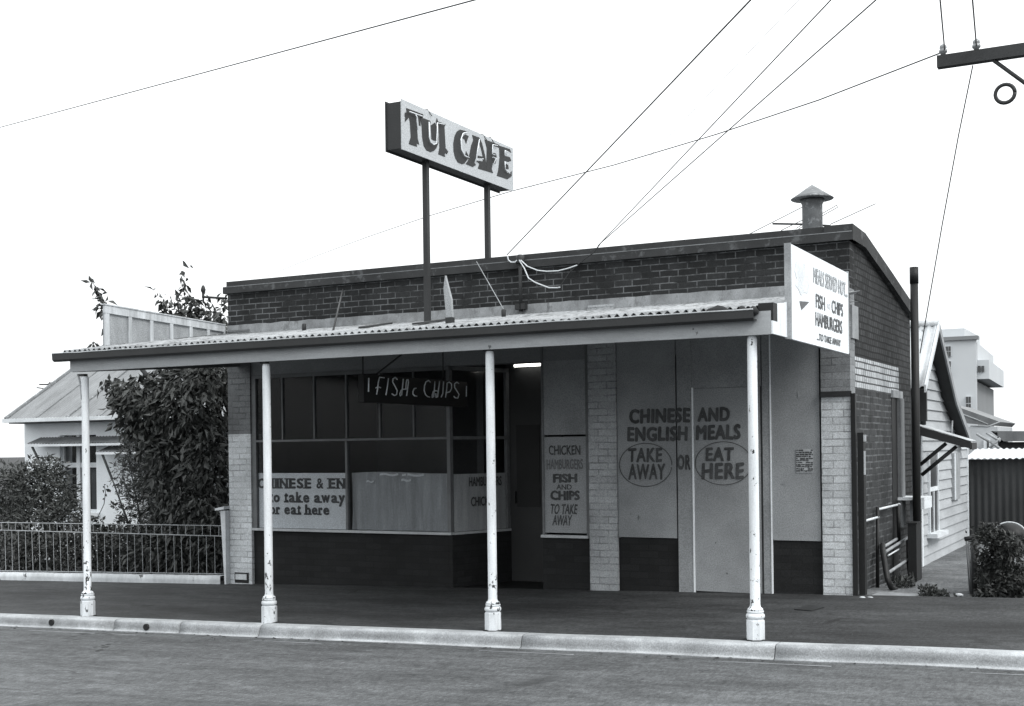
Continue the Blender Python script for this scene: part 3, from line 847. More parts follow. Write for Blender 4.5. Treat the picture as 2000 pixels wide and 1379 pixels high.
# right end boards under the sign
q = MB(); xe = VXB - 0.018
q.prism([(xe, VY - 0.02, 2.548), (xe, VY - 0.02, 2.655), (xe, VY + 0.1, 2.66), (xe, VY + 0.1, 2.80), (xe, 10.75, 2.89), (xe, 10.75, 2.548)], (0.016, 0, 0)); q.build("end_board", M['whiteb'], ver)
q = MB(); q.box(xe - .05, xe - .002, 10.76, 12.6, 2.56, 2.68); q.build("end_beam", M['soffit'], ver)
# left end beam
q = MB(); q.hexa([(VXA + .12, VY + .03, 2.545), (VXA + .17, VY + .03, 2.545), (XA + .22, YF - .04, 2.80), (XA + .17, YF - .04, 2.80), (VXA + .12, VY + .03, 2.70), (VXA + .17, VY + .03, 2.70), (XA + .22, YF - .04, 3.0), (XA + .17, YF - .04, 3.0)]); q.build("end_beam", M['soffit'], ver)
# soffit lining and rafters
q = MB(); q.grid(lambda u, v: V((xleft(VY + .03 + 3.38*v) + 0.2 + (VXB - 0.05 - xleft(VY + .03 + 3.38*v) - 0.2)*u, VY + 0.03 + 3.38*v, roofz(VY + .03 + 3.38*v) - 0.09)), 1, 1, False); q.build("soffit", M['soffit'], ver)
for x in (-10.4, -9.2, -8.0, -6.8, -5.6, -4.4, -3.3):
    q = MB(); q.hexa([(x, VY + .03, roofz(VY) - .19), (x + .05, VY + .03, roofz(VY) - .19), (x + .05, YF - .04, roofz(YF) - .19), (x, YF - .04, roofz(YF) - .19), (x, VY + .03, roofz(VY) - .091), (x + .05, VY + .03, roofz(VY) - .091), (x + .05, YF - .04, roofz(YF) - .091), (x, YF - .04, roofz(YF) - .091)])
    q.build("rafter", M['soffit'], ver)
# posts
posts = [(-10.50, 2.50), (-8.015, 2.53), (-5.47, 2.54), (-3.03, 2.55)]
for i, (x, zt) in enumerate(posts):
    z0 = gz(x)
    top_px = [731, 710, 684, 653][i]
    r = 0.0415
    q = MB()
    q.lathe((x, 10.05, z0), [(0.0665, 0.245), (0.060, 0.262), (0.046, 0.272), (r, 0.29), (r, 1.2), (r - .002, zt - z0 - 0.035), (r - .006, zt - z0 - 0.012), (0.028, zt - z0), (0.004, zt - z0 + 0.004)], 20)
    ps = q.build("post", M['post'], ver)
    q = MB()
    q.lathe((x, 10.05, z0), [(0.078, -0.02), (0.078, 0.165), (0.070, 0.168), (0.066, 0.176)], 8, False)
    q.lathe((x, 10.05, z0), [(0.064, 0.176), (0.075, 0.186), (0.077, 0.20), (0.074, 0.214), (0.064, 0.222), (0.062, 0.226), (0.069, 0.230), (0.069, 0.242), (0.062, 0.2449)], 24)
    q.build("post_base", M['base'], ps)
    q = MB(); q.blob((x, 10.05, z0 - 0.0), 0.10, 0.09, 0.018, 0.5, 2, i); q.build("base_mound", M['joint'], ps)  # low dark mound round the post foot
    q = MB(); q.box(x - 0.05, x + 0.03, 10.01, 10.06, zt - 0.004, zt + 0.02); q.build("post_cap", M['iron'], ps)
# iron bracket scroll on the left post
x = posts[0][0]
q = MB(); a_ = at(152, 733, Y=10.03); b2 = at(160, 780, Y=10.03)
q.tube([(a_.x, 10.03, 2.52), (a_.x + .03, 10.03, 2.44), (b2.x, 10.02, b2.z + .1), (b2.x + .01, 10.02, b2.z)], 0.010, 6)
q.tube([(a_.x + .07, 10.03, 2.45), (b2.x + .035, 10.02, b2.z + .06), (b2.x + .01, 10.02, b2.z)], 0.007, 6)
q.build("bracket", M['edge'], ver)
# debris in the gutter
for i, (px, py, w_, h_) in enumerate(((1402, 600, .17, .05), (1436, 603, .06, .02), (1450, 599, .05, .035), (1470, 600, .08, .028), (1416, 601, .12, .025))):
    p = at(px, py, Y=VY - 0.05); q = MB(); q.blob((p.x, VY - 0.055, 2.735), w_ * .62, 0.05, h_ * 1.3, 0.5, 2, i)
    q.build("gutter_moss", M['moss'], ver)
# flat patch and planks on roof
for pxs in ((805, 640, 872, 622), (700, 653, 760, 640)):
    a_ = at(pxs[0], pxs[1], Y=11.0); b2 = at(pxs[2], pxs[3], Y=12.3)
    q = MB(); za, zb_ = roofz(11.0) + .02, roofz(12.3) + .02
    q.hexa([(a_.x, 11, za), (a_.x + .09, 11, za), (b2.x + .05, 12.3, zb_), (b2.x, 12.3, zb_), (a_.x, 11, za + .02), (a_.x + .09, 11, za + .02), (b2.x + .05, 12.3, zb_ + .02), (b2.x, 12.3, zb_ + .02)])
    q.build("roof_batten", M['timber'], ver)

# ------------------------------------------------------------------ sign on the right end of the verandah
XSG = -2.80
hs = MB()
ya, yb = at(1546, 570, X=XSG).y, at(1657, 620, X=XSG).y
zt, zb2 = 3.33, 2.535
hs.box(XSG - 0.03, XSG, ya, yb, zb2, zt)
hoard = tag(hs.build("hoarding", M['white']), "white painted hoarding on the right end of the verandah roof", "sign board")
q = MB(); q.box(XSG - 0.05, XSG + 0.002, ya - 0.035, ya - 0.001, zb2, zt + 0.005); q.build("frame", M['edge'], hoard); q = MB(); q.box(XSG - 0.04, XSG + .002, yb + .001, yb + 0.03, zb2 + .01, zt + 0.02); q.build("frame", M['edge'], hoard)
q = MB(); q.box(XSG - 0.10, XSG - 0.055, ya + 0.4, ya + 0.45, 2.85, 3.28); q.box(XSG - 0.10, XSG - 0.055, yb - 0.3, yb - 0.25, 3.15, 3.28); q.box(XSG - .055, XSG - .031, ya + .05, yb - .05, 3.2, 3.26); q.build("stay", M['timber'], hoard)
def sign_line(body, pl_, pr_, ytop, ybot, mat, shear=0, bold=.02):
    a = at(pl_, ybot, X=XSG); t = at(pl_, ytop, X=XSG); e = at(pr_, 620, X=XSG)
    lettering(body, (XSG + 0.003, a.y, a.z), (0, 1, 0), (0, 0, 1), e.y - a.y, t.z - a.z, mat, hoard, bold=bold, shear=shear)
sign_line("MEALS SERVED HOT...", 1588, 1655, 521, 552, M['ink3'], .15)
sign_line("FISH", 1593, 1611, 573, 601, M['ink2'])
sign_line("AND", 1615, 1621, 592, 603, M['ink3'], bold=.0)
sign_line("CHIPS", 1624, 1646, 585, 611, M['ink2'])
sign_line("HAMBURGERS", 1592.5, 1644, 608, 636, M['ink2'])
sign_line("...TO TAKE AWAY", 1595, 1641, 650, 664, M['ink2'], .1, .03)
q = MB()
tri = [at(1520 + x / 5.745, 460 + y / 5.745, X=XSG + 0.003) for x, y in ((240, 735), (350, 745), (262, 838))]
q.face(tri); q.build("arrow", M['ink2'], hoard)
q = MB()
q.face([at(1520 + x / 5.745, 460 + y / 5.745, X=XSG + .0025) for x, y in ((195,300),(225,285),(250,340),(285,310),(305,330),(300,440),(340,460),(350,560),(330,650),(290,640),(260,680),(225,600),(195,560),(205,480),(185,400))])
q.build("faded_picture", M['fade'], hoard)

# ------------------------------------------------------------------ roof sign
XR_ = -7.52
sg = thing("roof_sign", "tall box sign reading TUI CAFE on two dark posts above the verandah roof", "sign", (XR_ - 0.1, 12.9, 3))
y0 = at(785, 240, X=XR_).y; y1 = at(1002, 320, X=XR_).y; z1 = 5.535; z0 = 4.985
q = MB(); q.box(XR_ - 0.20, XR_ - 0.012, y0, y1, z0 + 0.01, z1 - 0.02); case = q.build("sign_case", M['signdark'], sg)
q = MB(); q.box(XR_ - 0.215, XR_ - 0.201, y0 - 0.012, y1 + .01, z0 - 0.01, z1); q.build("back_panel", M['signdark'], sg)
q = MB(); q.box(XR_ - 0.011, XR_, y0 - 0.006, y1 + 0.006, z0 - 0.004, z1 + 0.004); face = q.build("face_panel", M['signface'], sg)
def tp(c, k=0.0): return at(700 + c[0] / 4.9975, 160 + c[1] / 4.9975, X=XR_ + k)
L_ = {
 'T': [(465,255),(555,288),(632,318),(628,350),(602,358),(605,430),(590,425),(582,350),(560,335),(573,480),(578,560),(592,612),(566,600),(570,632),(490,605),(510,540),(502,400),(492,345),(452,392),(458,345),(450,335),(452,300),(468,298)],
 'U': [(600,342),(700,380),(702,402),(688,412),(690,520),(697,575),(718,606),(745,616),(765,598),(770,430),(756,385),(765,350),(775,385),(778,600),(758,648),(735,673),(700,685),(660,665),(635,620),(622,540),(616,430)],
 'u': [(705,425),(748,395),(762,440),(764,575),(735,572),(712,556)],
 'I': [(772,385),(850,412),(838,442),(845,560),(850,648),(875,680),(862,705),(838,693),(845,732),(778,705),(790,640),(786,520),(783,430)],
 'C': [(1060,485),(1030,475),(990,465),(960,485),(938,530),(925,600),(928,680),(945,745),(970,785),(1010,803),(1035,795),(1060,760),(1078,738),(1050,735),(1025,700),(1005,650),(998,590),(1005,530),(1030,502),(1055,500)],
 'c': [(1010,545),(1042,512),(1075,530),(1060,570),(1050,605),(1035,560)],
 'd': [(1050,675),(1076,728),(1042,712)],
 'A': [(1110,518),(1178,543),(1160,640),(1140,750),(1130,790),(1146,810),(1115,830),(1045,800),(1070,770),(1085,700),(1100,620),(1120,570)],
 'a': [(1181,545),(1205,600),(1235,720),(1246,800),(1240,868),(1165,845),(1180,800),(1150,770),(1215,776),(1210,747),(1162,742),(1166,720),(1213,730),(1195,650),(1180,600)],
 'F': [(1230,560),(1368,613),(1385,640),(1365,640),(1312,620),(1305,690),(1340,700),(1350,740),(1320,740),(1345,760),(1335,800),(1310,790),(1300,850),(1312,890),(1241,868),(1247,800),(1252,650)],
 'E': [(1372,622),(1475,655),(1492,690),(1470,682),(1440,668),(1430,722),(1478,735),(1490,770),(1460,780),(1432,770),(1434,798),(1460,810),(1466,850),(1434,852),(1450,885),(1478,890),(1495,870),(1495,920),(1455,950),(1350,915),(1365,860),(1377,740)],
}
q = MB()
for k_, pl_ in L_.items():
    q.prism([tp(c, 0.001) for c in pl_], (0.004, 0, 0))
q.build("lettering", M['signink'], face)
for pl_ in ([(500,290),(560,312),(628,335)], [(560,320),(576,350),(578,470)], [(690,390),(692,540),(705,585),(735,612),(765,600),(772,400),(840,415)],
            [(1060,492),(1022,502),(1001,560),(1005,655),(1040,722),(1082,738)], [(1182,560),(1165,650),(1146,755),(1220,752)],
            [(1360,622),(1312,612),(1306,700),(1335,715)], [(1312,735),(1345,742),(1322,800)], [(1470,688),(1432,670),(1430,720)], [(1430,775),(1434,852),(1480,895)]):
    nb = MB(); nb.tube([tp(c, 0.03) for c in pl_], 0.006, 6); nb.build("neon_tube", M['tubeglass'], face)
for yy, zb_ in ((12.42, roofz(12.42) - 0.02), (13.74, 3.3)):
    pass
yp1 = at(835, 560, X=XR_ - 0.1).y; yp2 = at(953, 450, X=XR_ - 0.1).y
for yy, zb_ in ((yp1, roofz(yp1) - 0.02), (yp2, 3.35)):
    q = MB(); q.box(XR_ - 0.135, XR_ - 0.075, yy - 0.03, yy + 0.03, zb_, z0 + 0.012); q.build("post", M['signdark'], sg)
for cx, cy in ((640, 236), (1185, 466), (1262, 494)):
    p = tp((cx, cy)); q = MB(); q.blob((XR_ - 0.06, p.y, z1 + 0.012), 0.03, 0.035, 0.02, 0.3, 2, cx)
    q.tube([(XR_ - 0.06, p.y, z1), (XR_ - 0.01, p.y + .09, z1 + .02), (XR_ + .02, p.y + .14, z1 - .05)], 0.005, 5); q.build("cable_gland", M['iron'], sg)

# ------------------------------------------------------------------ hanging neon sign
XN = -7.62
nsg = thing("neon_sign", "thin pale neon tube sign reading FISH & CHIPS hanging under the verandah", "sign", (XN, 12.3, 2.2))
def npt(c, k=0.0): return at(690 + c[0] / 7.692, 690 + c[1] / 7.692, X=XN + k)
ca, cb = npt((215, 500)), npt((1720, 500))
q = MB(); q.box(XN - 0.10, XN - 0.03, ca.y - .03, cb.y + .03, 2.165, 2.47); nbk = q.build("backing_board", M['black'], nsg)
for pl_ in ([(232,370),(228,578)], [(465,368),(395,360),(375,430),(365,530),(350,620)], [(340,520),(375,505),(412,518)], [(528,375),(512,500),(490,628)],
            [(660,395),(630,362),(595,385),(590,430),(630,500),(660,560),(650,620),(620,635),(580,608)],
            [(750,385),(740,500),(725,630),(705,640),(700,610),(715,560),(740,540),(810,540)], [(800,640),(815,540),(828,430),(820,395),(805,395),(795,440),(790,540)],
            [(945,525),(915,530),(895,570),(895,610),(920,640),(955,645)],
            [(1158,435),(1130,408),(1090,430),(1068,490),(1065,560),(1085,620),(1115,650),(1150,658)],
            [(1225,420),(1215,560),(1208,655),(1185,665),(1185,630),(1200,572),(1240,562),(1275,572),(1268,655),(1245,665),(1240,600)], [(1275,572),(1295,420)],
            [(1355,425),(1345,600),(1320,660)], [(1385,665),(1400,560),(1408,450),(1440,432),(1475,460),(1475,530),(1450,580),(1405,590)],
            [(1585,455),(1555,432),(1520,460),(1520,510),(1560,570),(1588,620),(1570,675),(1530,670),(1510,645)], [(1700,490),(1698,650)]):
    nq = MB(); nq.tube([npt(c) for c in pl_], 0.0075, 6); nq.build("neon_tube", M['tubeglass'], nsg)
q = MB()
for cx in (215, 1415):
    p = npt((cx, 250)); q.tube([(XN - .06, p.y, 2.47), (XN - .06, p.y, roofz(p.y) - .09)], 0.008, 6)
p = npt((400, 220)); q.tube([(XN - .06, p.y, 2.47), (XN + .35, p.y + .5, roofz(p.y + .5) - .09)], 0.009, 6)
q.build("hanger", M['iron'], nsg)

# ------------------------------------------------------------------ things on the verandah roof
# timber panel on the left end
A_ = V((-10.95, 10.78, 0)); B_ = V((-11.40, 13.40, 0))
cp = thing("end_panel", "weathered white battened timber panel on the left end of the verandah roof", "panel", A_)
def cpt(s_, z, off=0.0):
    p = A_ + (B_ - A_) * s_; return V((p.x + off, p.y, z))
ztop = 3.365
def zbot(s_): return roofz((A_ + (B_ - A_) * s_).y) + 0.02
q = MB(); q.prism([cpt(0, zbot(0)), cpt(1, zbot(1)), cpt(1, ztop), cpt(0, ztop)], (-0.02, 0, 0)); q.build("sheet", M['cheekp'], cp)
q = MB(); q.prism([cpt(-.005, ztop - .085, .025), cpt(1.0, ztop - .085, .025), cpt(1.0, ztop + .005, .025), cpt(-.005, ztop + .005, .025)], (-0.024, 0, 0)); q.build("top_rail", M['cheek'], cp)
q = MB(); q.prism([cpt(-.01, ztop + .006, .035), cpt(1.0, ztop + .006, .035), cpt(1.0, ztop + .02, .035), cpt(-.01, ztop + .02, .035)], (-0.06, 0, 0)); q.build("capping", M['cheek'], cp)
for px in (207, 252, 294, 333, 371, 405, 440):
    lo, hi = 0.0, 1.0
    for _ in range(30):
        md = (lo + hi) / 2; p = cpt(md, 3.2) - EYE
        xx = PPX + FPX * p.dot(RIGHT) / p.dot(fwd)
        if xx < px: lo = md
        else: hi = md
    s_ = lo; ws = 0.022 if px > 210 else 0.026
    a1, a2 = max(-.004, s_ - ws * .6), min(1, s_ + ws * .6)
    q = MB(); q.prism([cpt(a1, zbot(a1), .022), cpt(a2, zbot(a2), .022), cpt(a2, ztop - .0855, .022), cpt(a1, ztop - .0855, .022)], (-0.021, 0, 0)); q.build("batten", M['cheek'], cp)

# tapering white fin beside the sign post
fY = 11.2
fa, fb, fc, fd = at(870, 636, Y=fY), at(883, 638, Y=fY), at(879, 585, Y=fY), at(868, 538, Y=fY)
fe = at(866, 560, Y=fY)
fin = MB(); fin.prism([(fa.x + .01, fY, roofz(fY) + .07), (fb.x, fY, roofz(fY) + .07), (fc.x + .012, fY, fc.z), (fd.x + .006, fY, fd.z), (fe.x, fY, fe.z - .02)], (0, 0.035, 0))
fo = tag(fin.build("roof_fin", M['cheekp']), "narrow white tapering board standing on the verandah roof beside the sign post", "board")
q = MB(); q.box(fa.x + .005, fb.x + .003, fY - .01, fY + .05, roofz(fY) - .01, roofz(fY) + .069); q.build("foot", M['iron'], fo)
# stay rods
def rod(name, label, pts, r, mat='iron', cat="rod", group=None):
    q = MB(); q.tube(pts, r, 6); return tag(q.build(name, M[mat]), label, cat, group)
a_ = at(650, 652, Y=11.0); b2 = at(668, 565, Y=13.38)
rod("stay_rod", "thin dark rod leaning from the verandah roof to the parapet near the left end", [(a_.x, 11.0, roofz(11)), (b2.x, 13.4, b2.z)], 0.011)
for px, Yv, lab in ((594, 12.0, "short dark pipe stub on the verandah roof toward the left"), (984, 12.2, "short dark pipe stub on the verandah roof below the service mast")):
    p = at(px, 640, Y=Yv); q = MB(); q.lathe((p.x, Yv, roofz(Yv)), [(0.025, -.02), (0.025, .09), (0.02, .1)], 10); tag(q.build("pipe_stub", M['iron']), lab, "pipe")
p = at(984, 640, Y=12.2); b2 = at(934, 512, Y=13.42)
rod("guy_wire", "thin guy wire running from the pipe stub up to the parapet coping", [(p.x, 12.2, roofz(12.2) + .1), (b2.x, 13.38, b2.z)], 0.005, 'edge', "wire")
e0 = at(1003, 325, X=XR_); 
rod("sign_stay_wire", "thin stay wire running down from the right end of the roof sign", [(XR_, e0.y, e0.z), at(1064, 395, Y=16.2), at(1130, 480, Y=18)], 0.0022, 'edge', "wire")

# service mast with cables
mYs = 13.36
mp = at(1016, 505, Y=mYs); mb = at(1014, 603, Y=mYs)
ms = thing("service_mast", "short dark electricity service mast with domed cap against the parapet", "mast", (mp.x, mYs, mb.z))
q = MB(); q.tube([(mp.x, mYs, mb.z - .03), (mp.x, mYs, mp.z)], 0.022, 10); q.build("pipe", M['iron'], ms)
q = MB(); q.lathe((mp.x, mYs, mp.z), [(0.05, -.06), (0.055, -.05), (0.055, .0), (0.048, .03), (0.03, .045), (.004, .05)], 16); q.build("cap", M['iron'], ms)
q = MB(); q.box(mp.x - .07, mp.x + .06, mYs - .02, mYs + .06, mb.z - .01, mb.z + .06); q.build("foot_bracket", M['iron'], ms)
def sagline(a, b, sag, n=16): return [V(a) + (V(b) - V(a)) * (i / n) - V((0, 0, sag * 4 * (i / n) * (1 - i / n))) for i in range(n + 1)]
def cable(name, label, pts, r, mat='cable', group=None, cat="cable"):
    q = MB(); q.tube(pts, r, 5); return tag(q.build(name, M[mat]), label, cat, group)
c1 = [at(x, y, Y=mYs - .05) for x, y in ((1017, 508), (1030, 520), (1050, 528), (1068, 530), (1090, 529), (1110, 524), (1127, 518))]
cable("drop_cable", "pale cable sagging in a shallow loop from the service mast cap", c1, 0.0075, 'cablew', "loops of pale cable at the mast")
c2_ = [at(x, y, Y=mYs - .05) for x, y in ((1014, 508), (1024, 524), (1032, 543), (1044, 551), (1056, 556), (1072, 562), (1088, 562), (1094, 561))]
cable("drop_cable", "pale cable sagging in the deepest loop below the service mast cap", c2_, 0.0075, 'cablew', "loops of pale cable at the mast")
c3 = [at(x, y, Y=mYs - .05) for x, y in ((991, 500), (993, 508), (998, 512), (1006, 512), (1010, 508))]
cable("drop_cable", "short curled pale cable on the left of the service mast cap", c3, 0.0075, 'cablew', "loops of pale cable at the mast")
# overhead wires (pole across the road lies above and behind the camera to the right)
def wire(label, a, b, r, group="overhead wires"):
    cable("overhead_wire", label, [V(a) + (V(b) - V(a)) * (i / 20) for i in range(21)], r, 'cable', group, "wire")
sA = at(990, 498, Y=mYs - .03)
def extend(a, b, k): return V(b) + (V(b) - V(a)) * k
t1 = at(1425, 43, Y=8.2); wire("black service wire climbing right from the service mast, leftmost of the bundle over the roof", sA, extend(sA, t1, .35), 0.0062)
sB = at(1168, 480, Y=mYs - .03); t2 = at(1582, 43, Y=8.0); wire("dark wire climbing right from the parapet, third from the left over the roof", sB, extend(sB, t2, .35), 0.0045)
sC = at(1172, 476, Y=mYs - .03); t3 = at(1662, 43, Y=7.6); wire("dark wire climbing right from the parapet, furthest right of the bundle over the roof", sC, extend(sC, t3, .35), 0.0045)
sD = at(1150, 430, Y=16); t4 = at(1519, 43, Y=9.0); wire("very thin pale wire between the two darkest wires over the roof", sD, extend(sD, t4, .3), 0.002)
cable("lead_in_cable", "dark lead-in cable bending from the wire end down over the parapet coping", [at(x, y, Y=mYs - .04) for x, y in ((1173, 475), (1160, 493), (1143, 505), (1127, 518), (1110, 535), (1094, 560))], 0.007)
wA, wB = at(48, 236, Y=9.5), at(767, 43, Y=6.2); wire("lone dark wire crossing the sky at the upper left", extend(wB, wA, .35), extend(wA, wB, .35), 0.0045)

# ------------------------------------------------------------------ flue, aerials
fy = 15.2
fp = at(1587, 452, Y=fy); ft = at(1587, 397, Y=fy); fpk = at(1586, 361, Y=fy)
k = (fp - EYE).dot(fwd) / FPX
flue = thing("roof_flue", "round galvanised flue with conical cowl rising behind the parapet at right", "chimney", (fp.x, fy, 3.2))
q = MB(); q.lathe((fp.x, fy, 0), [(19.5*k, 3.2), (19.5*k, ft.z - .02), (24*k, ft.z + .035)], 24); q.build("pipe", M['galv'], flue)
q = MB(); q.lathe((fp.x, fy, 0), [(40*k, ft.z + .045), (41.5*k, ft.z + .053), (30*k, ft.z + .10), (12*k, fpk.z - .045), (0.004, fpk.z)], 24); q.build("cowl", M['galv'], flue)
ay = 16.5
ant = thing("tv_aerial", "thin television aerial with long rods behind the flue", "aerial", at(1560, 440, Y=ay))
q = MB(); q.tube([at(1509, 437, Y=ay), at(1566, 438, Y=ay), at(1622, 441, Y=ay)], 0.013, 6); q.tube([at(1580, 439, Y=ay), at(1580, 470, Y=ay)], .014, 6); q.build("boom", M['iron'], ant)
for a_, b2 in (((1462, 458), (1568, 404)), ((1622, 438), (1710, 398)), ((1526, 450), (1600, 414))):
    q = MB(); q.tube([at(*a_, Y=ay - .5), at(*b2, Y=ay + .5)], 0.0055, 5); q.build("element", M['iron'], ant)
q = MB(); q.tube([at(1555, 446, Y=ay - .3), at(1634, 401, Y=ay + .4), at(1636, 405, Y=ay + .4), at(1560, 447, Y=ay - .3)], 0.005, 5); q.build("dipole", M['iron'], ant)
ay2 = 24.0
ant2 = thing("tv_aerial", "small dark television aerial beyond the roof of the white cottage", "aerial", at(98, 752, Y=ay2))
q = MB(); q.tube([at(77, 751, Y=ay2), at(104, 751, Y=ay2)], 0.018, 6); q.tube([at(98, 751, Y=ay2), at(97, 800, Y=ay2)], 0.02, 6); q.build("boom", M['iron'], ant2)
for a_, b2 in (((72, 757), (93, 760)), ((94, 750), (102, 747)), ((97, 746), (98, 758))):
    q = MB(); q.tube([at(*a_, Y=ay2), at(*b2, Y=ay2)], 0.014, 5); q.build("element", M['iron'], ant2)
# iron finial bracket at left end of the parapet
bY = 13.55
fb_ = thing("finial_bracket", "dark iron bracket with an upright finial at the left end of the parapet", "bracket", at(442, 581, Y=bY))
q = MB(); q.tube([at(397, 580, Y=bY), at(443, 583, Y=bY)], 0.016, 8); q.build("arm", M['iron'], fb_)
pc = at(397, 580, Y=bY)
q = MB(); q.lathe((pc.x, bY, pc.z), [(0.004, -.09), (0.013, -.07), (0.014, -.02), (0.022, 0), (0.014, .03), (0.012, .05), (0.03, .075), (0.036, .10), (0.02, .15), (.004, .165)], 12); q.build("finial", M['iron'], fb_)

# ------------------------------------------------------------------ power pole
pY = 14.5
pole = thing("power_pole", "dark timber crossarm of a power pole at the upper right edge", "power pole", (-1.05, pY, 0))
ax0 = at(1831, 118, Y=pY); axk = (ax0 - EYE).dot(fwd) / FPX
zA = at(1895, 112, Y=pY).z
q = MB(); q.tube([(-1.05, pY + .18, -.1), (-1.05, pY + .18, 7.5)], [0.14, 0.11], 14); q.build("pole", M['timber'], pole)
q = MB(); q.box(ax0.x, ax0.x + 2.3, pY - 0.05, pY + 0.055, zA - 0.07, zA + 0.06); arm = q.build("crossarm", M['timber'], pole)
q = MB(); b0 = at(1938, 120, Y=pY); q.tube([(b0.x, pY - .02, zA - .06), (-1.05, pY + .1, zA - .62)], 0.022, 6); q.build("brace", M['iron'], pole)
for px in (1842, 1907):
    p = at(px, 100, Y=pY); q = MB()
    q.lathe((p.x, pY, zA + 0.055), [(0.022, 0), (0.03, .03), (0.044, .04), (0.046, .065), (0.032, .078), (0.040, .09), (0.036, .115), (.02, .13), (0.004, .132)], 14); q.build("insulator", M['porc'], pole)
q = MB(); cp_ = at(1963, 183, Y=pY - .1)
q.tube([(cp_.x + .098 * math.cos(t * .2856), pY - .1, cp_.z + .098 * math.sin(t * .2856)) for t in range(23)], 0.021, 8); q.build("cable_coil", M['cable'], pole)
i1 = at(1845, 98, Y=pY); i2 = at(1907, 90, Y=pY)
n1 = at(1840, 43, Y=pY - 1.6); wire("twisted wire rising from the left insulator of the crossarm", i1, extend(i1, n1, 1.5), 0.008, "wires on the crossarm")
n2 = at(1903, 43, Y=pY - 1.6); wire("twisted wire rising from the right insulator of the crossarm", i2, extend(i2, n2, 1.5), 0.008, "wires on the crossarm")
cable("twisted_service_cable", "long twisted cable running left across the sky from the crossarm behind the roof sign",
      [at(x, y, Y=Yv) for x, y, Yv in ((1838, 103, pY), (1600, 195, 16), (1400, 262, 17.2), (1200, 322, 18.5), (1000, 373, 20), (840, 421, 21.5), (720, 462, 22.5), (620, 499, 23.5), (520, 540, 24.5))], [.0085, .0085, .008, .008, .008, .007, .006, .005, .004])
cable("twisted_service_cable", "twisted cable dropping from the crossarm to the weatherboard house", [at(x, y, Y=Yv) for x, y, Yv in ((1900, 128, pY), (1872, 265, 15.3), (1840, 440, 16.2), (1808, 625, 17.2), (1797, 690, 17.4))], 0.007)

# ------------------------------------------------------------------ left: fence, gatepost, cottage, plants
fY_ = 13.40
fn = thing("iron_fence", "low pale iron picket fence along the cottage garden at left", "fence", (-13.5, fY_, -0.2))
FX0, FX1 = -17.5, -11.47
zt1 = lambda x: 0.635 + 0.006 * (x + 13.4)
q = MB(); q.tube([(FX0, fY_, zt1(FX0)), (FX1, fY_, zt1(FX1))], 0.0065, 6); q.build("top_rail", M['wire'], fn)
zr2 = at(240, 1042, Y=fY_).z
q = MB(); q.tube([(FX0, fY_, zr2), (FX1, fY_, zr2)], 0.0075, 6); q.build("middle_rail", M['wire'], fn)
def zr3(x): return gz(x) + 0.135
q = MB(); q.tube([(FX0, fY_, zr3(FX0)), (FX1, fY_, zr3(FX1))], 0.006, 6); q.build("bottom_rail", M['wire'], fn)
n_ = 41
for i in range(n_):
    x = FX0 + 0.05 + i * 0.146
    if x > FX1: break
    q = MB(); lean = random.uniform(-.012, .012)
    q.tube([(x, fY_, zr3(x)), (x + lean, fY_ - .006, zr2)], 0.0042, 5); q.build("picket", M['wire'], fn)
    if x + .073 < FX1:
        q = MB(); q.tube([(x + .073, fY_, zr2), (x + .073 + lean, fY_, zt1(x))], 0.0042, 5); q.build("short_picket", M['wire'], fn)
q = MB(); q.grid(lambda u, v: V((FX0 + (FX1 - FX0)*u, fY_ - 0.06 + (0 if v < .5 else .14 * (v - .5) * 2), gz(FX0 + (FX1-FX0)*u) + (-.02 + .13 * v * 2 if v < .5 else .11) + .008 * mnoise.noise(V((u*30, v*3, 0))))), 60, 4)
q.build("plinth", M['plinth'], fn)
gp0, gp1 = at(436, 1000, Y=fY_), at(448, 1000, Y=fY_)
gp_ = thing("gatepost", "narrow white gatepost with flat cap against the left pier", "gatepost", (gp0.x, fY_, -.15))
zg = at(437, 997, Y=fY_).z
q = MB(); q.hexa([(gp0.x + .06, fY_ - .06, gz(gp0.x) - .03), (lx0 - .004, fY_ - .06, gz(gp0.x) - .03), (lx0 - .004, fY_ + .08, gz(gp0.x) - .03), (gp0.x + .06, fY_ + .08, gz(gp0.x) - .03), (gp0.x - .0, fY_ - .06, zg), (lx0 - .004, fY_ - .06, zg), (lx0 - .004, fY_ + .08, zg), (gp0.x - .0, fY_ + .08, zg)]); q.build("shaft", M['gatepost'], gp_)
q = MB(); q.hexa([(gp0.x - .07, fY_ - .09, zg), (lx0 - .004, fY_ - .09, zg + .02), (lx0 - .004, fY_ + .1, zg + .02), (gp0.x - .07, fY_ + .1, zg), (gp0.x - .07, fY_ - .09, zg + .03), (lx0 - .004, fY_ - .09, zg + .06), (lx0 - .004, fY_ + .1, zg + .06), (gp0.x - .07, fY_ + .1, zg + .03)]); q.build("cap", M['gatepost'], gp_)

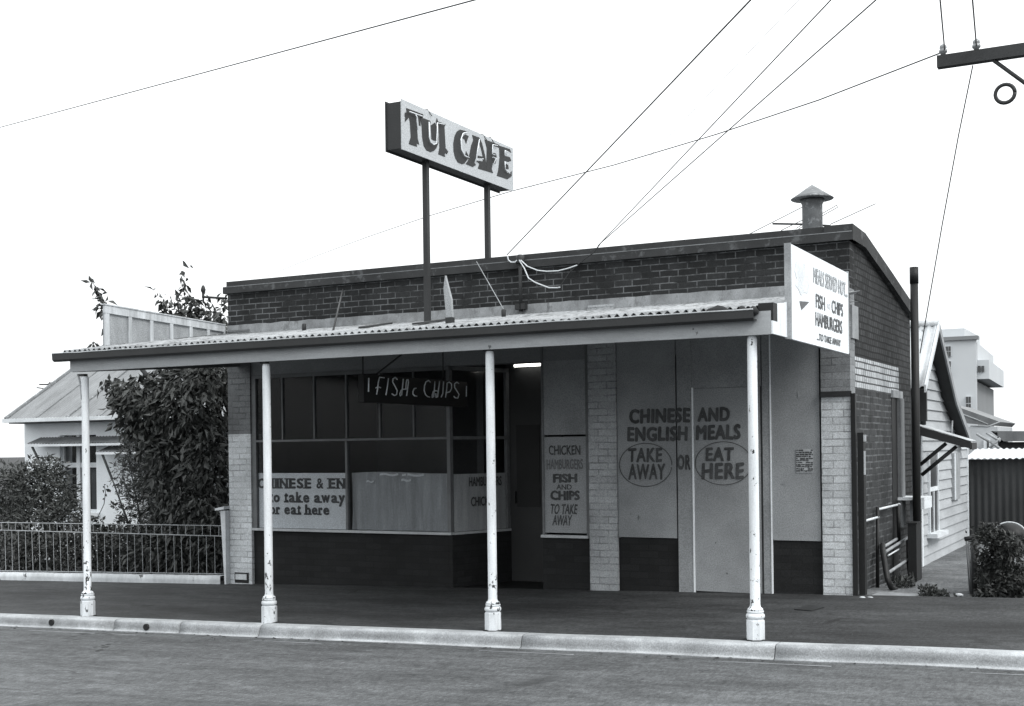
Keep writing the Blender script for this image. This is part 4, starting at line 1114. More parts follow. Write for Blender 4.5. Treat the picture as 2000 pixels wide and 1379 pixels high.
hY = 17.0
cot = thing("plaster_cottage", "white plastered cottage with grey iron roof behind the garden shrubs", "house", (-17.5, hY, -.3))
hx0, hx1 = -19.36, at(271, 960, Y=hY).x
def hz(px, py): return at(px, py, Y=hY).z
ZE = 2.30
wx0, wx1 = at(117, 900, Y=hY).x, at(188, 900, Y=hY).x
wz0, wz1 = hz(150, 1000), 2.0
q = MB()
q.box(hx0, wx0, hY, hY + .25, -.5, ZE); q.box(wx1, hx1, hY, hY + .25, -.5, ZE)
q.box(wx0, wx1, hY, hY + .25, -.5, wz0); q.box(wx0, wx1, hY, hY + .25, wz1, ZE)
q.build("wall", M['render'], cot)
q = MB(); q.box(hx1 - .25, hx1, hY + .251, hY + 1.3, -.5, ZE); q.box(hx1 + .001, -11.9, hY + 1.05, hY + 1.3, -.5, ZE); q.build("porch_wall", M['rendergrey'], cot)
q = MB(); q.box(hx0, hx0 + .2, hY + .251, 22, -.5, ZE); q.box(hx0 + .21, -11.9, 21.8, 22, -.5, ZE); q.build("wall", M['render'], cot)
RX0, RX1 = -19.4, -11.8
pit = 0.62
def crf(u, v):
    y = 16.62 + 2.6 * v; x = RX0 + (RX1 - RX0) * u
    return V((x, y, ZE + 0.02 + (y - 16.62) * pit + 0.008 * math.sin(2*math.pi*x/.0762)))
q = MB(); q.grid(crf, 98 * 6, 2)
for x in [RX0 + .02 + .762 * k for k in range(10)]:
    q.box(x, x + .018, 16.62, 16.63, ZE + .02, ZE + .05)
q.grid(lambda u, v: V((RX0 + (RX1 - RX0)*u, 19.22 + 2.8*v, ZE + .02 + 2.6*pit - 2.8*v*pit)), 1, 1, False)
crf_ = q.build("roof", M['roofgrey'], cot)
q = MB()
for k_ in range(1, 10):
    x = RX0 + .80 * k_
    q.tube([(x, 16.62, ZE + .035), (x, 19.2, ZE + .035 + 2.58 * pit)], 0.012, 5)
q.tube([(RX0 - .01, 16.6, ZE + .03), (RX0 - .01, 19.22, ZE + .03 + 2.6 * pit)], 0.03, 5)
q.build("seam", M['galv'], crf_)
q = MB(); q.box(RX0, RX1, 16.52, 16.62, ZE - .05, ZE + .02); q.build("gutter", M['trim'], crf_)
q = MB(); q.box(RX0 + .05, RX1, 16.63, hY - .001, ZE - .07, ZE - .05); q.build("eave_soffit", M['winframe'], crf_)
# window
wn_ = MB(); t_ = 0.05
xmid = at(149, 930, Y=hY).x; ztr = hz(150, 908)
wn_.box(wx0, wx0 + t_, hY + .06, hY + .12, wz0, wz1); wn_.box(wx1 - t_, wx1, hY + .06, hY + .12, wz0, wz1)
wn_.box(xmid - .045, xmid + .045, hY + .05, hY + .12, wz0, wz1); wn_.box(wx0 + t_, xmid - .046, hY + .06, hY + .12, ztr - .05, ztr + .04); wn_.box(xmid + .046, wx1 - t_, hY + .06, hY + .12, ztr - .05, ztr + .04)
wn_.box(wx0 + t_, xmid - .046, hY + .06, hY + .12, wz0, wz0 + .05); wn_.box(xmid + .046, wx1 - t_, hY + .06, hY + .12, wz0, wz0 + .05)
cw = wn_.build("window", M['trim'], cot)
q = MB(); q.face([(wx0, hY + .1, wz0), (wx1, hY + .1, wz0), (wx1, hY + .1, wz1), (wx0, hY + .1, wz1)]); q.build("pane", M['glass'], cw)
q = MB(); q.box(wx0, wx1, hY + .3, hY + .32, wz0, wz1); q.build("dark_room", M['black'], cw)
q = MB(); q.grid(lambda u, v: V((xmid + .06 + (wx1 - xmid - .12)*u*.5 + .3*(wx1-xmid), hY + .16 + .015 * math.sin(u*40), wz0 + .03 + (ztr - wz0 - .1)*v)), 30, 1); q.build("curtain", M['winframe'], cw)
q = MB(); q.box(wx0 - .08, wx1 + .08, hY - .07, hY + .06, wz0 - .07, wz0 - .001); q.build("sill", M['trim'], cw)
# window hood
def hood(x0_, x1_, zt_, drop, out_, yb_, nm, thingp):
    q = MB()
    q.grid(lambda u, v: V((x0_ + (x1_-x0_)*u, yb_ - out_*v, zt_ - drop*v + .008*math.sin(2*math.pi*(x0_ + (x1_-x0_)*u)/.076))), int(abs(x1_-x0_)/.076*6), 1)
    o = q.build(nm, M['roofgrey'], thingp)
    q = MB(); q.box(x0_, x1_, yb_ - out_ - .02, yb_ - out_ + .01, zt_ - drop - .055, zt_ - drop - .012); q.build("hood_edge", M['trim'], o)
    q = MB()
    for xx in (x0_ + .08, x1_ - .1):
        q.tube([(xx, yb_ - .01, zt_ - drop - .5), (xx, yb_ - out_ + .05, zt_ - drop - .03)], .022, 6); q.tube([(xx, yb_ - out_ + .02, zt_ - drop - .03), (xx, yb_ - .01, zt_ - drop - .03)], .02, 6)
    q.build("hood_bracket", M['winframe'], o); return o
hood(at(80, 860, Y=hY).x, at(268, 860, Y=hY).x, hz(150, 853), 0.12, .34, hY - .005, "window_hood", cot)
hood(at(215, 870, Y=hY - .02).x, at(300, 870, Y=hY - .02).x, hz(240, 862) - .08, 0.10, .3, hY - .05, "porch_hood", cot)

# --- foliage
def leaves(name, mat, spots, parent, length, width, droop=0.6, fold=0.25):
    vs, fs = [], []
    for p, outd in spots:
        l = length * random.uniform(.45, 1.35); w2 = width * (l / length) ** .6 * random.uniform(.7, 1.2) * .5
        d = V((random.gauss(0, .6), random.gauss(0, .6), random.gauss(0, .5) - droop)) + outd * .5
        if d.length < 1e-3: continue
        d.normalize()
        sd_ = d.cross(V((random.gauss(0, 1), random.gauss(0, 1), random.gauss(0, 1) + .3)))
        if sd_.length < 1e-3: continue
        sd_.normalize(); nn = sd_.cross(d)
        i = len(vs)
        cv_ = nn * (-fold * w2)
        mid = p + d * l * .45
        vs += [p, mid + sd_ * w2 - cv_, p + d * l - nn * l * .18, mid - sd_ * w2 - cv_, mid + cv_]
        fs += [(i, i+1, i+4), (i+1, i+2, i+4), (i+2, i+3, i+4), (i+3, i, i+4)]
    me = bpy.data.meshes.new(name); me.from_pydata([tuple(v) for v in vs], [], fs)
    me.uv_layers.new(name="UVMap")
    return link(name, me, mat, parent)

def clump_spots(clumps, n, shell=0.5):
    """points through the volume of several ellipsoid clumps, denser toward their skins"""
    res = []
    tot = sum((c[1].x * c[1].y * c[1].z) ** .67 for c in clumps)
    for c, r in clumps:
        k = int(n * (r.x * r.y * r.z) ** .67 / tot)
        for _ in range(k):
            d = V((random.gauss(0, 1), random.gauss(0, 1), random.gauss(0, 1))).normalized()
            q_ = random.uniform(shell, 1.0) ** .6
            nz = 1 + .35 * mnoise.noise(c * 1.3 + d * 1.8)
            res.append((c + V((d.x*r.x, d.y*r.y, d.z*r.z)) * q_ * nz, d))
    return res
def branch(q, pts, r0_, r1_): q.tube(pts, [r0_ + (r1_ - r0_) * i / (len(pts) - 1) for i in range(len(pts))], 6)

# climbing tree against the cafe's left end
tree = thing("fruit_tree", "dark leafy tree filling the gap between cafe and white cottage", "tree", (-12.4, 14.8, -.2))
q = MB()
branch(q, [V((-12.4, 14.8, -.25)), V((-12.45, 14.7, .5)), V((-12.3, 14.8, 1.2)), V((-12.5, 14.9, 2.0)), V((-12.9, 15.0, 2.8)), V((-13.4, 15.1, 3.6))], .09, .012)
branch(q, [V((-12.3, 14.8, 1.2)), V((-12.0, 14.6, 2.0)), V((-12.3, 14.8, 3.0)), V((-12.9, 14.9, 3.9))], .06, .01)
branch(q, [V((-12.5, 14.9, 2.0)), V((-13.4, 14.6, 2.3))] + [at(x_, y_, Y=14.8) for x_, y_ in ((260, 700), (214, 650), (203, 600), (194, 575), (182, 553))], .05, .005)
branch(q, [V((-12.4, 14.8, .6)), V((-13.0, 14.5, 1.2)), V((-13.8, 14.4, 1.8))], .05, .008)
q.build("trunk", M['bark'], tree)
YT_ = 14.6
def tc_(px, py, Yv, rx, ry, rz): return (at(px, py, Y=Yv), V((rx, ry, rz)))
cl = [tc_(330, 800, 14.5, .75, .6, .55), tc_(400, 790, 14.5, .45, .7, .6), tc_(280, 770, 14.3, .5, .4, .3), tc_(350, 880, 14.6, .6, .6, .5), tc_(410, 900, 14.4, .35, .6, .7),
      tc_(390, 1000, 14.2, .5, .5, .6), tc_(340, 960, 14.6, .5, .5, .5), tc_(420, 1060, 14.0, .3, .4, .5), tc_(360, 1070, 14.0, .55, .4, .4), tc_(300, 1090, 14.0, .6, .4, .3),
      tc_(240, 760, 14.2, .22, .2, .16), tc_(255, 800, 14.2, .25, .25, .2), tc_(270, 835, 14.3, .3, .25, .2), tc_(300, 850, 14.4, .35, .3, .2),
      tc_(360, 740, 14.7, .6, .6, .4), tc_(420, 735, 14.6, .3, .6, .4), tc_(380, 680, 15, .6, .6, .5)]
sp = clump_spots(cl, 9500, .1)
cl2 = [tc_(368, 600, 15.0, .22, .25, .22), tc_(390, 625, 15.0, .3, .3, .22), tc_(340, 615, 15, .16, .2, .12), tc_(415, 620, 14.8, .18, .2, .2), tc_(436, 600, 14.4, .08, .15, .2), tc_(205, 600, 14.8, .12, .15, .12),
       tc_(430, 640, 14.6, .2, .2, .15), tc_(196, 795-110, 14.2, .1, .1, .08), tc_(325, 590, 15, .08, .1, .18), tc_(240, 640, 15, .3, .3, .2)]
sp += clump_spots(cl2, 620, .1)
# long trailing shoots with leaves in pairs
for pts in ([(214, 650), (203, 600), (194, 575), (182, 552)], [(214, 650), (203, 600), (194, 575)], [(368, 640), (352, 600), (357, 543)], [(436, 650), (440, 600)], [(330, 620), (322, 600), (312, 578)], [(365, 590), (362, 565), (357, 543)], [(330, 640), (330, 610)], [(210, 690), (192, 680), (185, 672)],
            [(205, 738), (216, 755), (226, 775)], [(225, 790), (240, 815), (233, 830)], [(255, 745), (228, 758), (212, 782)], [(270, 770), (240, 790), (228, 822)], [(285, 800), (258, 826), (246, 862)], [(300, 830), (278, 850), (268, 880)], [(240, 738), (214, 742), (203, 752)], [(262, 735), (240, 770), (236, 800)], [(395, 630), (400, 590)]):
    P_ = [at(x, y, Y=14.8) for x, y in pts]
    for a, c in zip(P_, P_[1:]):
        for j in range(12):
            sp.append((a + (c - a) * (j / 7) + V((random.gauss(0, .02), random.gauss(0, .03), random.gauss(0, .02))), V((random.uniform(-1, 1), random.uniform(-1, 1), -.2))))
leaves("crown", M['leaf'], sp, tree, 0.145, 0.062, .75)
# fine-leaved bush beside the cottage corner
bs = thing("feathery_bush", "fine leaved grey bush in front of the cottage corner", "bush", at(300, 1100, Y=15.2))
q = MB()
for dx in (-.3, 0, .25): branch(q, [V((-14.6 + dx*.3, 15.2, -.25)), V((-14.7 + dx, 15.2, .6)), V((-14.8 + dx*1.6, 15.1, 1.4))], .03, .006)
q.build("stems", M['bark'], bs)
sp = clump_spots([tc_(270, 885, 15.2, .35, .35, .25), tc_(255, 930, 15.2, .3, .3, .28), tc_(300, 920, 15.2, .45, .4, .4), tc_(290, 985, 15.2, .5, .4, .35), tc_(320, 1040, 15, .6, .4, .4), tc_(262, 960, 15.2, .25, .25, .15)], 6500, .2)
leaves("foliage", M['leaf2'], sp, bs, 0.075, 0.02, .1)
# shrub at left edge
sh = thing("broadleaf_shrub", "rounded glossy shrub covering the cottage window at far left", "bush", at(80, 1110, Y=15.0))
q = MB()
for dx in (-.4, 0, .4): branch(q, [V((-16.9 + dx*.4, 15, -.3)), V((-17.0 + dx, 15, .5)), V((-17.0 + dx*1.5, 15, 1.1))], .035, .008)
q.build("stems", M['bark'], sh)
sp = clump_spots([tc_(70, 950, 15, .6, .5, .45), tc_(20, 960, 15, .6, .5, .5), tc_(110, 970, 15, .4, .4, .4), tc_(120, 1010, 14.8, .4, .4, .3), tc_(60, 1030, 14.7, .7, .4, .4), tc_(0, 1030, 14.7, .6, .4, .4), tc_(95, 915, 15, .3, .3, .2)], 7500, .2)
leaves("foliage", M['leaf2'], sp, sh, 0.105, 0.034, .05)
# garden bed along the fence
gb = thing("garden_bed", "low dark garden plants massed behind the iron fence", "plants", at(240, 1120, Y=13.8)); gb["kind"] = "stuff"
sp = clump_spots([tc_(40 + 50*i, 1080 + 6*math.sin(i*2), 13.95, .5, .25, .38) for i in range(9)] + [tc_(165, 1024, 14.3, .3, .25, .13), tc_(205, 1036, 14.3, .3, .25, .1), tc_(250, 1040, 14.2, .35, .25, .1), tc_(-20, 1080, 13.95, .7, .25, .4)] + [tc_(60 + 60*i, 1065, 14.6, .55, .3, .33) for i in range(6)], 11000, .1)
leaves("foliage", M['leaf3'], sp, gb, 0.085, 0.04, .1)
# a single rose shoot
rs = thing("rose_shoot", "single thin rose shoot against the white cottage wall", "plant", at(200, 1010, Y=15.6))
P_ = [at(x, y, Y=15.6) for x, y in ((190, 1012), (203, 985), (206, 962), (204, 950))]
q = MB(); q.tube(P_, 0.007, 5); q.build("stem", M['bark'], rs)
leaves("foliage", M['leaf3'], [(at(x, y, Y=15.6), V((random.uniform(-1, 1), 0, 0))) for x, y in ((204, 950), (206, 955), (210, 952), (200, 957), (204, 966), (200, 975), (209, 965), (203, 948), (213, 955))], rs, .09, .06, .2)
# leafy plant at the white cottage corner
lp = thing("small_plant", "small dark leafy plant at the foot of the cottage wall", "plant", at(245, 1015, Y=14.8))
leaves("foliage", M['leaf3'], clump_spots([tc_(245, 1012, 14.8, .12, .1, .08), tc_(232, 1016, 14.8, .08, .1, .05), tc_(225, 988, 15, .12, .1, .03), tc_(258, 990, 15, .1, .1, .03)], 110, .1), lp, .07, .045, .2)

# ------------------------------------------------------------------ right: alley
XW = -3.05
# tall vent pipe
vy = 15.95
vt = at(1785, 522, Y=vy); vxx = vt.x
vp = thing("vent_pipe", "tall black vent pipe between the brick cafe and weatherboard house", "pipe", (vxx, vy, 0))
q = MB(); q.lathe((vxx, vy, 0), [(0.048, -.05), (0.048, vt.z - .2)], 16); q.build("shaft", M['black'], vp)
q = MB(); q.lathe((vxx, vy, 0), [(0.053, vt.z - .2), (0.053, vt.z)], 16); q.build("socket", M['black'], vp)
# corner post + gate post
cpx = thing("corner_board", "dark timber board and downpipe covering the front corner of the cafe", "board", (-2.97, 13.4, 0))
zc = at(1668, 768, Y=13.42).z
q = MB(); q.box(rx1 + .004, rx1 + .05, 13.40, 13.449, .03, zc); q.build("board", M['black'], cpx)
gpo = thing("gate_post", "stout black timber gate post at the mouth of the alley", "post", (-2.88, 13.55, 0))
gq0, gq1 = at(1676, 1000, Y=13.5).x, at(1688, 1000, Y=13.5).x
q = MB(); q.box(gq0, gq1, 13.5, 13.6, 0, at(1682, 845, Y=13.5).z); q.build("shaft", M['black'], gpo)
q = MB(); z_ = at(1689, 853, Y=13.5).z; q.box(gq1 + .001, gq1 + .025, 13.5, 13.52, z_ - .05, z_ + .02); q.box(gq1 + .001, gq1 + .015, 13.5, 13.52, z_ - .4, z_ - .15); q.build("hinge", M['stone'], gpo)
# pipes on the side wall
def pipe(label, pts, r, mat): q = MB(); q.tube(pts, r, 8); return tag(q.build("wall_pipe", M[mat]), label, "pipe", "waste pipes on the side wall")
pipe("upper pale waste pipe sloping to the basin on the side wall", [at(1715, 995, X=XS + .05), at(1757, 985, X=XS + .05)], .014, 'trim')
pipe("lower pale waste pipe near the gate post on the side wall", [at(1687, 1018, X=XS + .05), at(1716, 1010, X=XS + .05)], .014, 'trim')
pipe("black upright pipe joining the two pale waste pipes", [at(1714, 990, X=XS + .05), at(1714, 1148, X=XS + .05)], .02, 'black')
pipe("black upright pipe below the basin on the side wall", [at(1754, 985, X=XS + .06), at(1756, 1060, X=XS + .06)], .022, 'black')
# basin
ba = thing("wall_basin", "white wash basin bracketed to the brick side wall", "basin", at(1765, 985, X=-2.85))
a_, b2 = at(1742, 975, X=XS + .01), at(1770, 978, X=XS + .01)
q = MB(); zt_ = at(1750, 972, X=XS).z
q.box(XS + .001, XS + .32, 15.95, 16.5, zt_ - .035, zt_); q.box(XS + .25, XS + .32, 15.95, 16.5, zt_ - .14, zt_ - .036); q.build("slab", M['trim'], ba)
q = MB(); q.box(XS + .12, XS + .22, 16.1, 16.3, zt_ - .34, zt_ - .036); q.build("trap", M['edge'], ba)
# dark box under the basin
q = MB(); c0 = at(1776, 1130, X=-2.8); 
q.box(-2.80, -2.70, 15.5, 15.8, -.03, at(1784, 1024, X=-2.72).z)
bx = tag(q.build("storage_bin", M['black']), "tall dark bin standing under the wash basin in the alley", "bin")
q = MB(); q.box(-2.81, -2.69, 15.49, 15.81, at(1784, 1024, X=-2.72).z, at(1784, 1024, X=-2.72).z + .015); q.build("lid", M['black'], bx)
# leaning bed frame
bf = thing("bed_frame", "old metal bed frame leaning on the side wall in the alley", "bed frame", at(1740, 1150, X=-2.8))
XF0, XF1 = XS + .28, XS + .08
def bpt(px, py):
    t = min(1, max(0, (1155 - py) / 105)); return at(px, py, X=XF0 + (XF1 - XF0) * t)
q = MB(); q.tube([bpt(1724, 1063), bpt(1724, 1075), bpt(1728, 1100), bpt(1733, 1130), bpt(1740, 1147), bpt(1750, 1152)], .03, 8); q.tube([bpt(1728, 1078), bpt(1734, 1110), bpt(1741, 1138), bpt(1750, 1150)], .008, 6); q.build("side_rail", M['black'], bf)
q = MB(); q.tube([bpt(1773, 1052), bpt(1774, 1100), bpt(1777, 1125)], .022, 8); q.build("side_rail", M['black'], bf)
for a_, c_, r_, mt_ in (((1726, 1068), (1751, 1053), .018, 'edge'), ((1729, 1078), (1773, 1050), .018, 'edge'), ((1735, 1085), (1755, 1073), .009, 'trim'), ((1736, 1118), (1773, 1093), .018, 'edge'), ((1750, 1141), (1776, 1128), .01, 'iron')):
    q = MB(); q.tube([bpt(*a_), bpt(*c_)], r_, 8); q.build("cross_tube", M[mt_], bf)
# weatherboard house
wh = thing("weatherboard_house", "pale weatherboard house with steep iron gable behind the cafe", "house", (-3.2, 19, 0))
WY0, WY1 = at(1796, 950, X=XW).y, at(1887, 950, X=XW).y
XO = -2.86
pk = at(1832, 634, X=XO); e1_ = at(1805, 756, X=XO); m1 = at(1866, 778, X=XO); e2_ = at(1899, 868, X=XO)
def rz(y):
    P = [(e1_.y, e1_.z), (pk.y, pk.z), (m1.y, m1.z), (e2_.y, e2_.z)]
    for (ya_, za_), (yb_, zb_) in zip(P, P[1:]):
        if y <= yb_: return za_ + (zb_ - za_) * (y - ya_) / (yb_ - ya_)
    return P[-1][1]
q = MB(); nb_ = 22; bh = 0.145
z = -0.05
while z < pk.z - .1:
    z2 = z + bh
    # clip each board to the roof line
    n = 24; run = []
    for i in range(n):
        ya_, yb_ = WY0 + (WY1 - WY0) * i / n, WY0 + (WY1 - WY0) * (i + 1) / n
        zt_ = min(z2, rz((ya_ + yb_) / 2) - .03)
        if zt_ > z + .01:
            q.face([(XW + .028, ya_, z), (XW + .028, yb_, z), (XW + .004, yb_, zt_), (XW + .004, ya_, zt_)])
            q.face([(XW + .028, ya_, z), (XW + .028, yb_, z), (XW - .0, yb_, z), (XW - .0, ya_, z)])
    z = z2
wallb = q.build("weatherboards", M['weather'], wh)
q = MB(); q.box(XW - .06, XW + .035, WY0 - .04, WY0 + .06, -.05, rz(WY0) - .03); q.build("corner_board", M['trim'], wh); q = MB(); q.box(XW - .06, XW + .035, WY1, WY1 + .05, -.05, rz(WY1) - .02); q.build("corner_board", M['trim'], wh)
q = MB(); q.box(-8, XW - .07, WY0, WY0 + .1, -.1, 2.3); q.box(-8, XW - .07, WY1 - .1, WY1, -.1, 1.7); q.build("wall", M['weather'], wh)
def slope(ya_, za_, yb_, zb_, nm, mat, xin=-8.0):
    q = MB(); q.grid(lambda u, v: V((XO - .005 + (xin - XO)*u, ya_ + (yb_ - ya_)*v, za_ + (zb_ - za_)*v + .014*math.sin(2*math.pi*(XO + (xin - XO)*u)/.10))), int((XO - xin)/.10*6), 3)
    o = q.build(nm, M[mat], wh); s_ = o.modifiers.new("thick", 'SOLIDIFY'); s_.thickness = .004; return o
rfr = slope(pk.y, pk.z, e1_.y, e1_.z, "roof", 'roofpale')
slope(pk.y, pk.z - .002, m1.y, m1.z, "roof", 'roofgrey'); slope(m1.y, m1.z, e2_.y, e2_.z, "roof", 'roofgrey')
q = MB(); q.tube([(XO + .01, pk.y, pk.z + .02), (-8, pk.y, pk.z + .02)], .05, 8); q.build("ridge_cap", M['roofpale'], rfr)
for P in ([(e1_.y, e1_.z), (pk.y, pk.z)],):
    q = MB(); q.prism([(XO, P[0][0], P[0][1] - .07), (XO, P[1][0], P[1][1] - .07), (XO, P[1][0], P[1][1] + .03), (XO, P[0][0], P[0][1] + .03)], (.025, 0, 0)); q.build("barge_board", M['trim'], wh)
q = MB()
for (ya_, za_), (yb_, zb_) in (((pk.y, pk.z), (m1.y, m1.z)), ((m1.y, m1.z), (e2_.y, e2_.z))):
    q.prism([(XO, ya_, za_ - .09), (XO, yb_, zb_ - .09), (XO, yb_, zb_ + .025), (XO, ya_, za_ + .025)], (.025, 0, 0))
q.build("barge_board", M['edge'], wh)
q = MB()
for (ya_, za_), (yb_, zb_) in (((e1_.y, e1_.z), (pk.y, pk.z)), ((pk.y, pk.z), (m1.y, m1.z)), ((m1.y, m1.z), (e2_.y, e2_.z))):
    q.prism([(XO - .002, ya_, za_ - .045), (XO - .002, yb_, zb_ - .045), (XW - .05, yb_, zb_ - .045), (XW - .05, ya_, za_ - .045)], (0, 0, .015))
q.build("verge_soffit", M['iron'], wh)
# window on the alley side
wy0, wy1 = at(1809, 950, X=XW).y, at(1827, 950, X=XW).y
wz0_, wz1_ = at(1815, 1040, X=XW).z, at(1815, 885, X=XW).z
q = MB(); q.box(XW + .005, XW + .05, wy0, wy0 + .05, wz0_, wz1_); q.box(XW + .005, XW + .05, wy1 - .05, wy1, wz0_, wz1_); q.box(XW + .005, XW + .045, wy0 + .051, wy1 - .051, (wz0_ + wz1_)/2 + .02, (wz0_ + wz1_)/2 + .08)
q.box(XW + .03, XW + .045, (wy0+wy1)/2 - .02, (wy0+wy1)/2 + .02, wz0_, (wz0_ + wz1_)/2 + .019)
ww_ = q.build("window", M['trim'], wh)
q = MB(); q.box(XW + .029, XW + .031, wy0 + .05, wy1 - .05, wz0_, wz1_); q.build("pane", M['farwin'], ww_)
q = MB(); q.box(XW + .005, XW + .16, wy0 - .1, wy1 + .1, wz0_ - .06, wz0_ - .001); q.build("sill", M['trim'], ww_)
sy0, sy1 = at(1856, 940, X=XW).y, at(1868, 940, X=XW).y
sz0, sz1 = at(1862, 975, X=XW).z, at(1862, 885, X=XW).z
q = MB(); q.box(XW + .005, XW + .06, sy0, sy1, sz0, sz1); sh2 = q.build("shutter", M['edge'], wh)
q = MB(); q.box(XW + .061, XW + .075, sy0, sy0 + .07, sz0, sz1); q.build("shutter_stile", M['trim'], sh2)
# hood over the alley door
HY0, HY1 = 17.35, 17.85
ho = at(1896, 866, Y=HY0); hi_ = at(1792, 832, Y=HY0)
hd = MB()
hd.grid(lambda u, v: V((XW + (ho.x - XW)*u, HY0 + (HY1 - HY0)*v, hi_.z + .03 + (ho.z - hi_.z)*u + .008*math.sin(2*math.pi*v*1.4/.076))), 4, 110)
hood_ = hd.build("door_hood", M['roofpale'], wh)
q = MB(); q.prism([(XW, HY0 - .005, hi_.z - .10), (XW, HY0 - .005, hi_.z + .02), (ho.x, HY0 - .005, ho.z + .02), (ho.x, HY0 - .005, ho.z - .07)], (0, .03, 0)); q.box(ho.x - .02, ho.x + .01, HY0 + .03, HY1, ho.z - .08, ho.z + .01); q.build("hood_edge", M['iron'], hood_)
q = MB()
for a_, c_ in (((1797, 908), (1848, 866)), ((1800, 928), (1868, 872))):
    A2, C2 = at(*a_, Y=HY0 + .1), at(*c_, Y=HY0 + .1)
    q.tube([A2, C2], .026, 6)
q.build("hood_bracket", M['iron'], hood_)
q = MB(); q.tube([at(1860, 822, X=XW + .1), at(1858, 858, X=XW + .1)], .014, 6); q.build("conduit", M['edge'], wh)
q = MB(); q.box(XW + .01, XW + .12, WY0 - .1, WY0 - .03, 1.95, 2.4); q.tube([(XW + .07, WY0 - .06, 1.9), (XW + .07, WY0 - .06, 2.45)], .035, 8); q.build("downpipe", M['iron'], wh)

# corrugated shed at the end of the alley
sY = 22.6
shd = thing("corrugated_shed", "low dark corrugated iron shed closing the end of the alley", "shed", (-1.5, sY, 0))
sx0, sx1 = at(1886, 950, Y=sY).x, 1.4
q = MB(); q.grid(lambda u, v: V((sx0 + (sx1 - sx0)*u, sY + .012*math.sin(2*math.pi*(sx1 - sx0)*u/.11), -.1 + (at(1920, 897, Y=sY).z + .1)*v)), 240, 1); q.build("wall", M['shedwall'], shd)
zr_ = at(1920, 898, Y=sY).z; zr1 = zr_ + .16
q = MB(); q.grid(lambda u, v: V((sx0 + (sx1 - sx0)*u, sY - .12 + 1.4*v, zr_ + .02 + .16*v + .012*math.sin(2*math.pi*(sx1 - sx0)*u/.10))), 260, 1); q.build("roof", M['roofpale'], shd)
# neighbours beyond
nb1 = thing("small_cottage", "small pale cottage with low gabled roof seen above the shed", "house", (-1, 30, 0))
nY = 30.0
def n_at(px, py): return at(px, py, Y=nY)
q = MB(); P0, P1 = n_at(1872, 905), n_at(1948, 833); q.box(P0.x, P1.x, nY, nY + 3, -.2, P1.z); q.build("wall", M['weather'], nb1)
q = MB()
g0, g1, g2 = n_at(1875, 796), n_at(1955, 826), n_at(1878, 820)
q.prism([n_at(1858, 790), n_at(1874, 796), n_at(1953, 824), n_at(1945, 832), n_at(1878, 826), n_at(1858, 822)], (0, 3.2, 0)); q.build("roof", M['roofdark'], nb1)
q = MB(); q.tube([n_at(1880, 809), n_at(1906, 819), n_at(1930, 829)], .015, 6); q.tube([n_at(1895, 832), n_at(1930, 833), n_at(1953, 824)], .015, 6); q.build("barge_board", M['edge'], nb1)
a_, c_ = n_at(1922, 882), n_at(1934, 858); q = MB(); q.box(a_.x, c_.x, nY - .06, nY - .001, a_.z, c_.z); nw = q.build("window", M['trim'], nb1)
q = MB(); q.box(a_.x + (c_.x-a_.x)*.55, c_.x - .02, nY - .07, nY - .061, a_.z + .05, c_.z - .03); q.build("pane", M['farwin'], nw)
nb2 = thing("lean_to", "cluttered lean-to roofs and struts at the right above the shed", "shed", n_at(1950, 880))
q = MB(); 
for a_, c_ in (((1917, 848), (1940, 862)), ((1936, 846), (1962, 862)), ((1942, 862), (1968, 880)), ((1936, 880), (1962, 856))):
    A2, C2 = n_at(*a_), n_at(*c_); q.tube([A2 - V((0, .8, 0)), C2 - V((0, .8, 0))], .03, 6)
q.build("struts", M['edge'], nb2)
q = MB(); q.prism([n_at(1935, 842), n_at(2010, 842), n_at(2010, 862), n_at(1960, 862)], (0, 2.0, 0)); q.build("roof", M['roofdark'], nb2)
q = MB(); A2, C2 = n_at(1950, 905), n_at(2010, 863); q.box(A2.x, C2.x, nY + .2, nY + 2, -.2, C2.z); q.build("wall", M['shedwall'], nb2)
# distant modern block
dY = 78.0
mb_ = thing("concrete_block", "tall pale modern concrete building in the distance at right", "building", (4, dY, 0))
def d_at(px, py, Yv=dY): return at(px, py, Y=Yv)
q = MB(); A2, C2 = d_at(1815, 900), d_at(1906, 663); q.box(A2.x, C2.x, dY, dY + .28, -2, C2.z); q.build("tower", M['far'], mb_)
q = MB(); A2 = d_at(1838, 662); C3 = d_at(1869, 643); q.box(A2.x - 1, C3.x, dY + 3, dY + 10, C2.z, C3.z + .3); q.build("penthouse", M['far'], mb_)
q = MB(); q.box(d_at(1815, 660).x, C2.x + .15, dY - .15, dY + .3, C2.z + .001, C2.z + .22); q.build("parapet", M['far2'], mb_)
# wing swinging back to the right
wA_ = V((C2.x + .01, dY + .3, 0)); wd_ = V((-.049, .999, 0)).normalized(); GO = d_at(1930, 720).x - C2.x
def wing(s0, s1, z0_, z1_, t, nm, mat, off=0.0):
    nrm = V((wd_.y, -wd_.x, 0)); a = wA_ + wd_*s0 + nrm*off; c = wA_ + wd_*s1 + nrm*off; bk = -nrm*t
    q = MB(); q.hexa([(a.x, a.y, z0_), (c.x, c.y, z0_), ((c+bk).x, (c+bk).y, z0_), ((a+bk).x, (a+bk).y, z0_), (a.x, a.y, z1_), (c.x, c.y, z1_), ((c+bk).x, (c+bk).y, z1_), ((a+bk).x, (a+bk).y, z1_)])
    return q.build(nm, M[mat], mb_)
ztw = d_at(1906, 668).z
wing(0, 13.2, -2, d_at(1906, 745).z, 8, "lower_wall", 'far2')
wing(0, 13.2, d_at(1906, 740).z, d_at(1906, 703).z, 8, "gallery", 'far', GO)
wing(0, 13.2, d_at(1906, 704).z, ztw, 8, "upper_wall", 'far', 0.02)
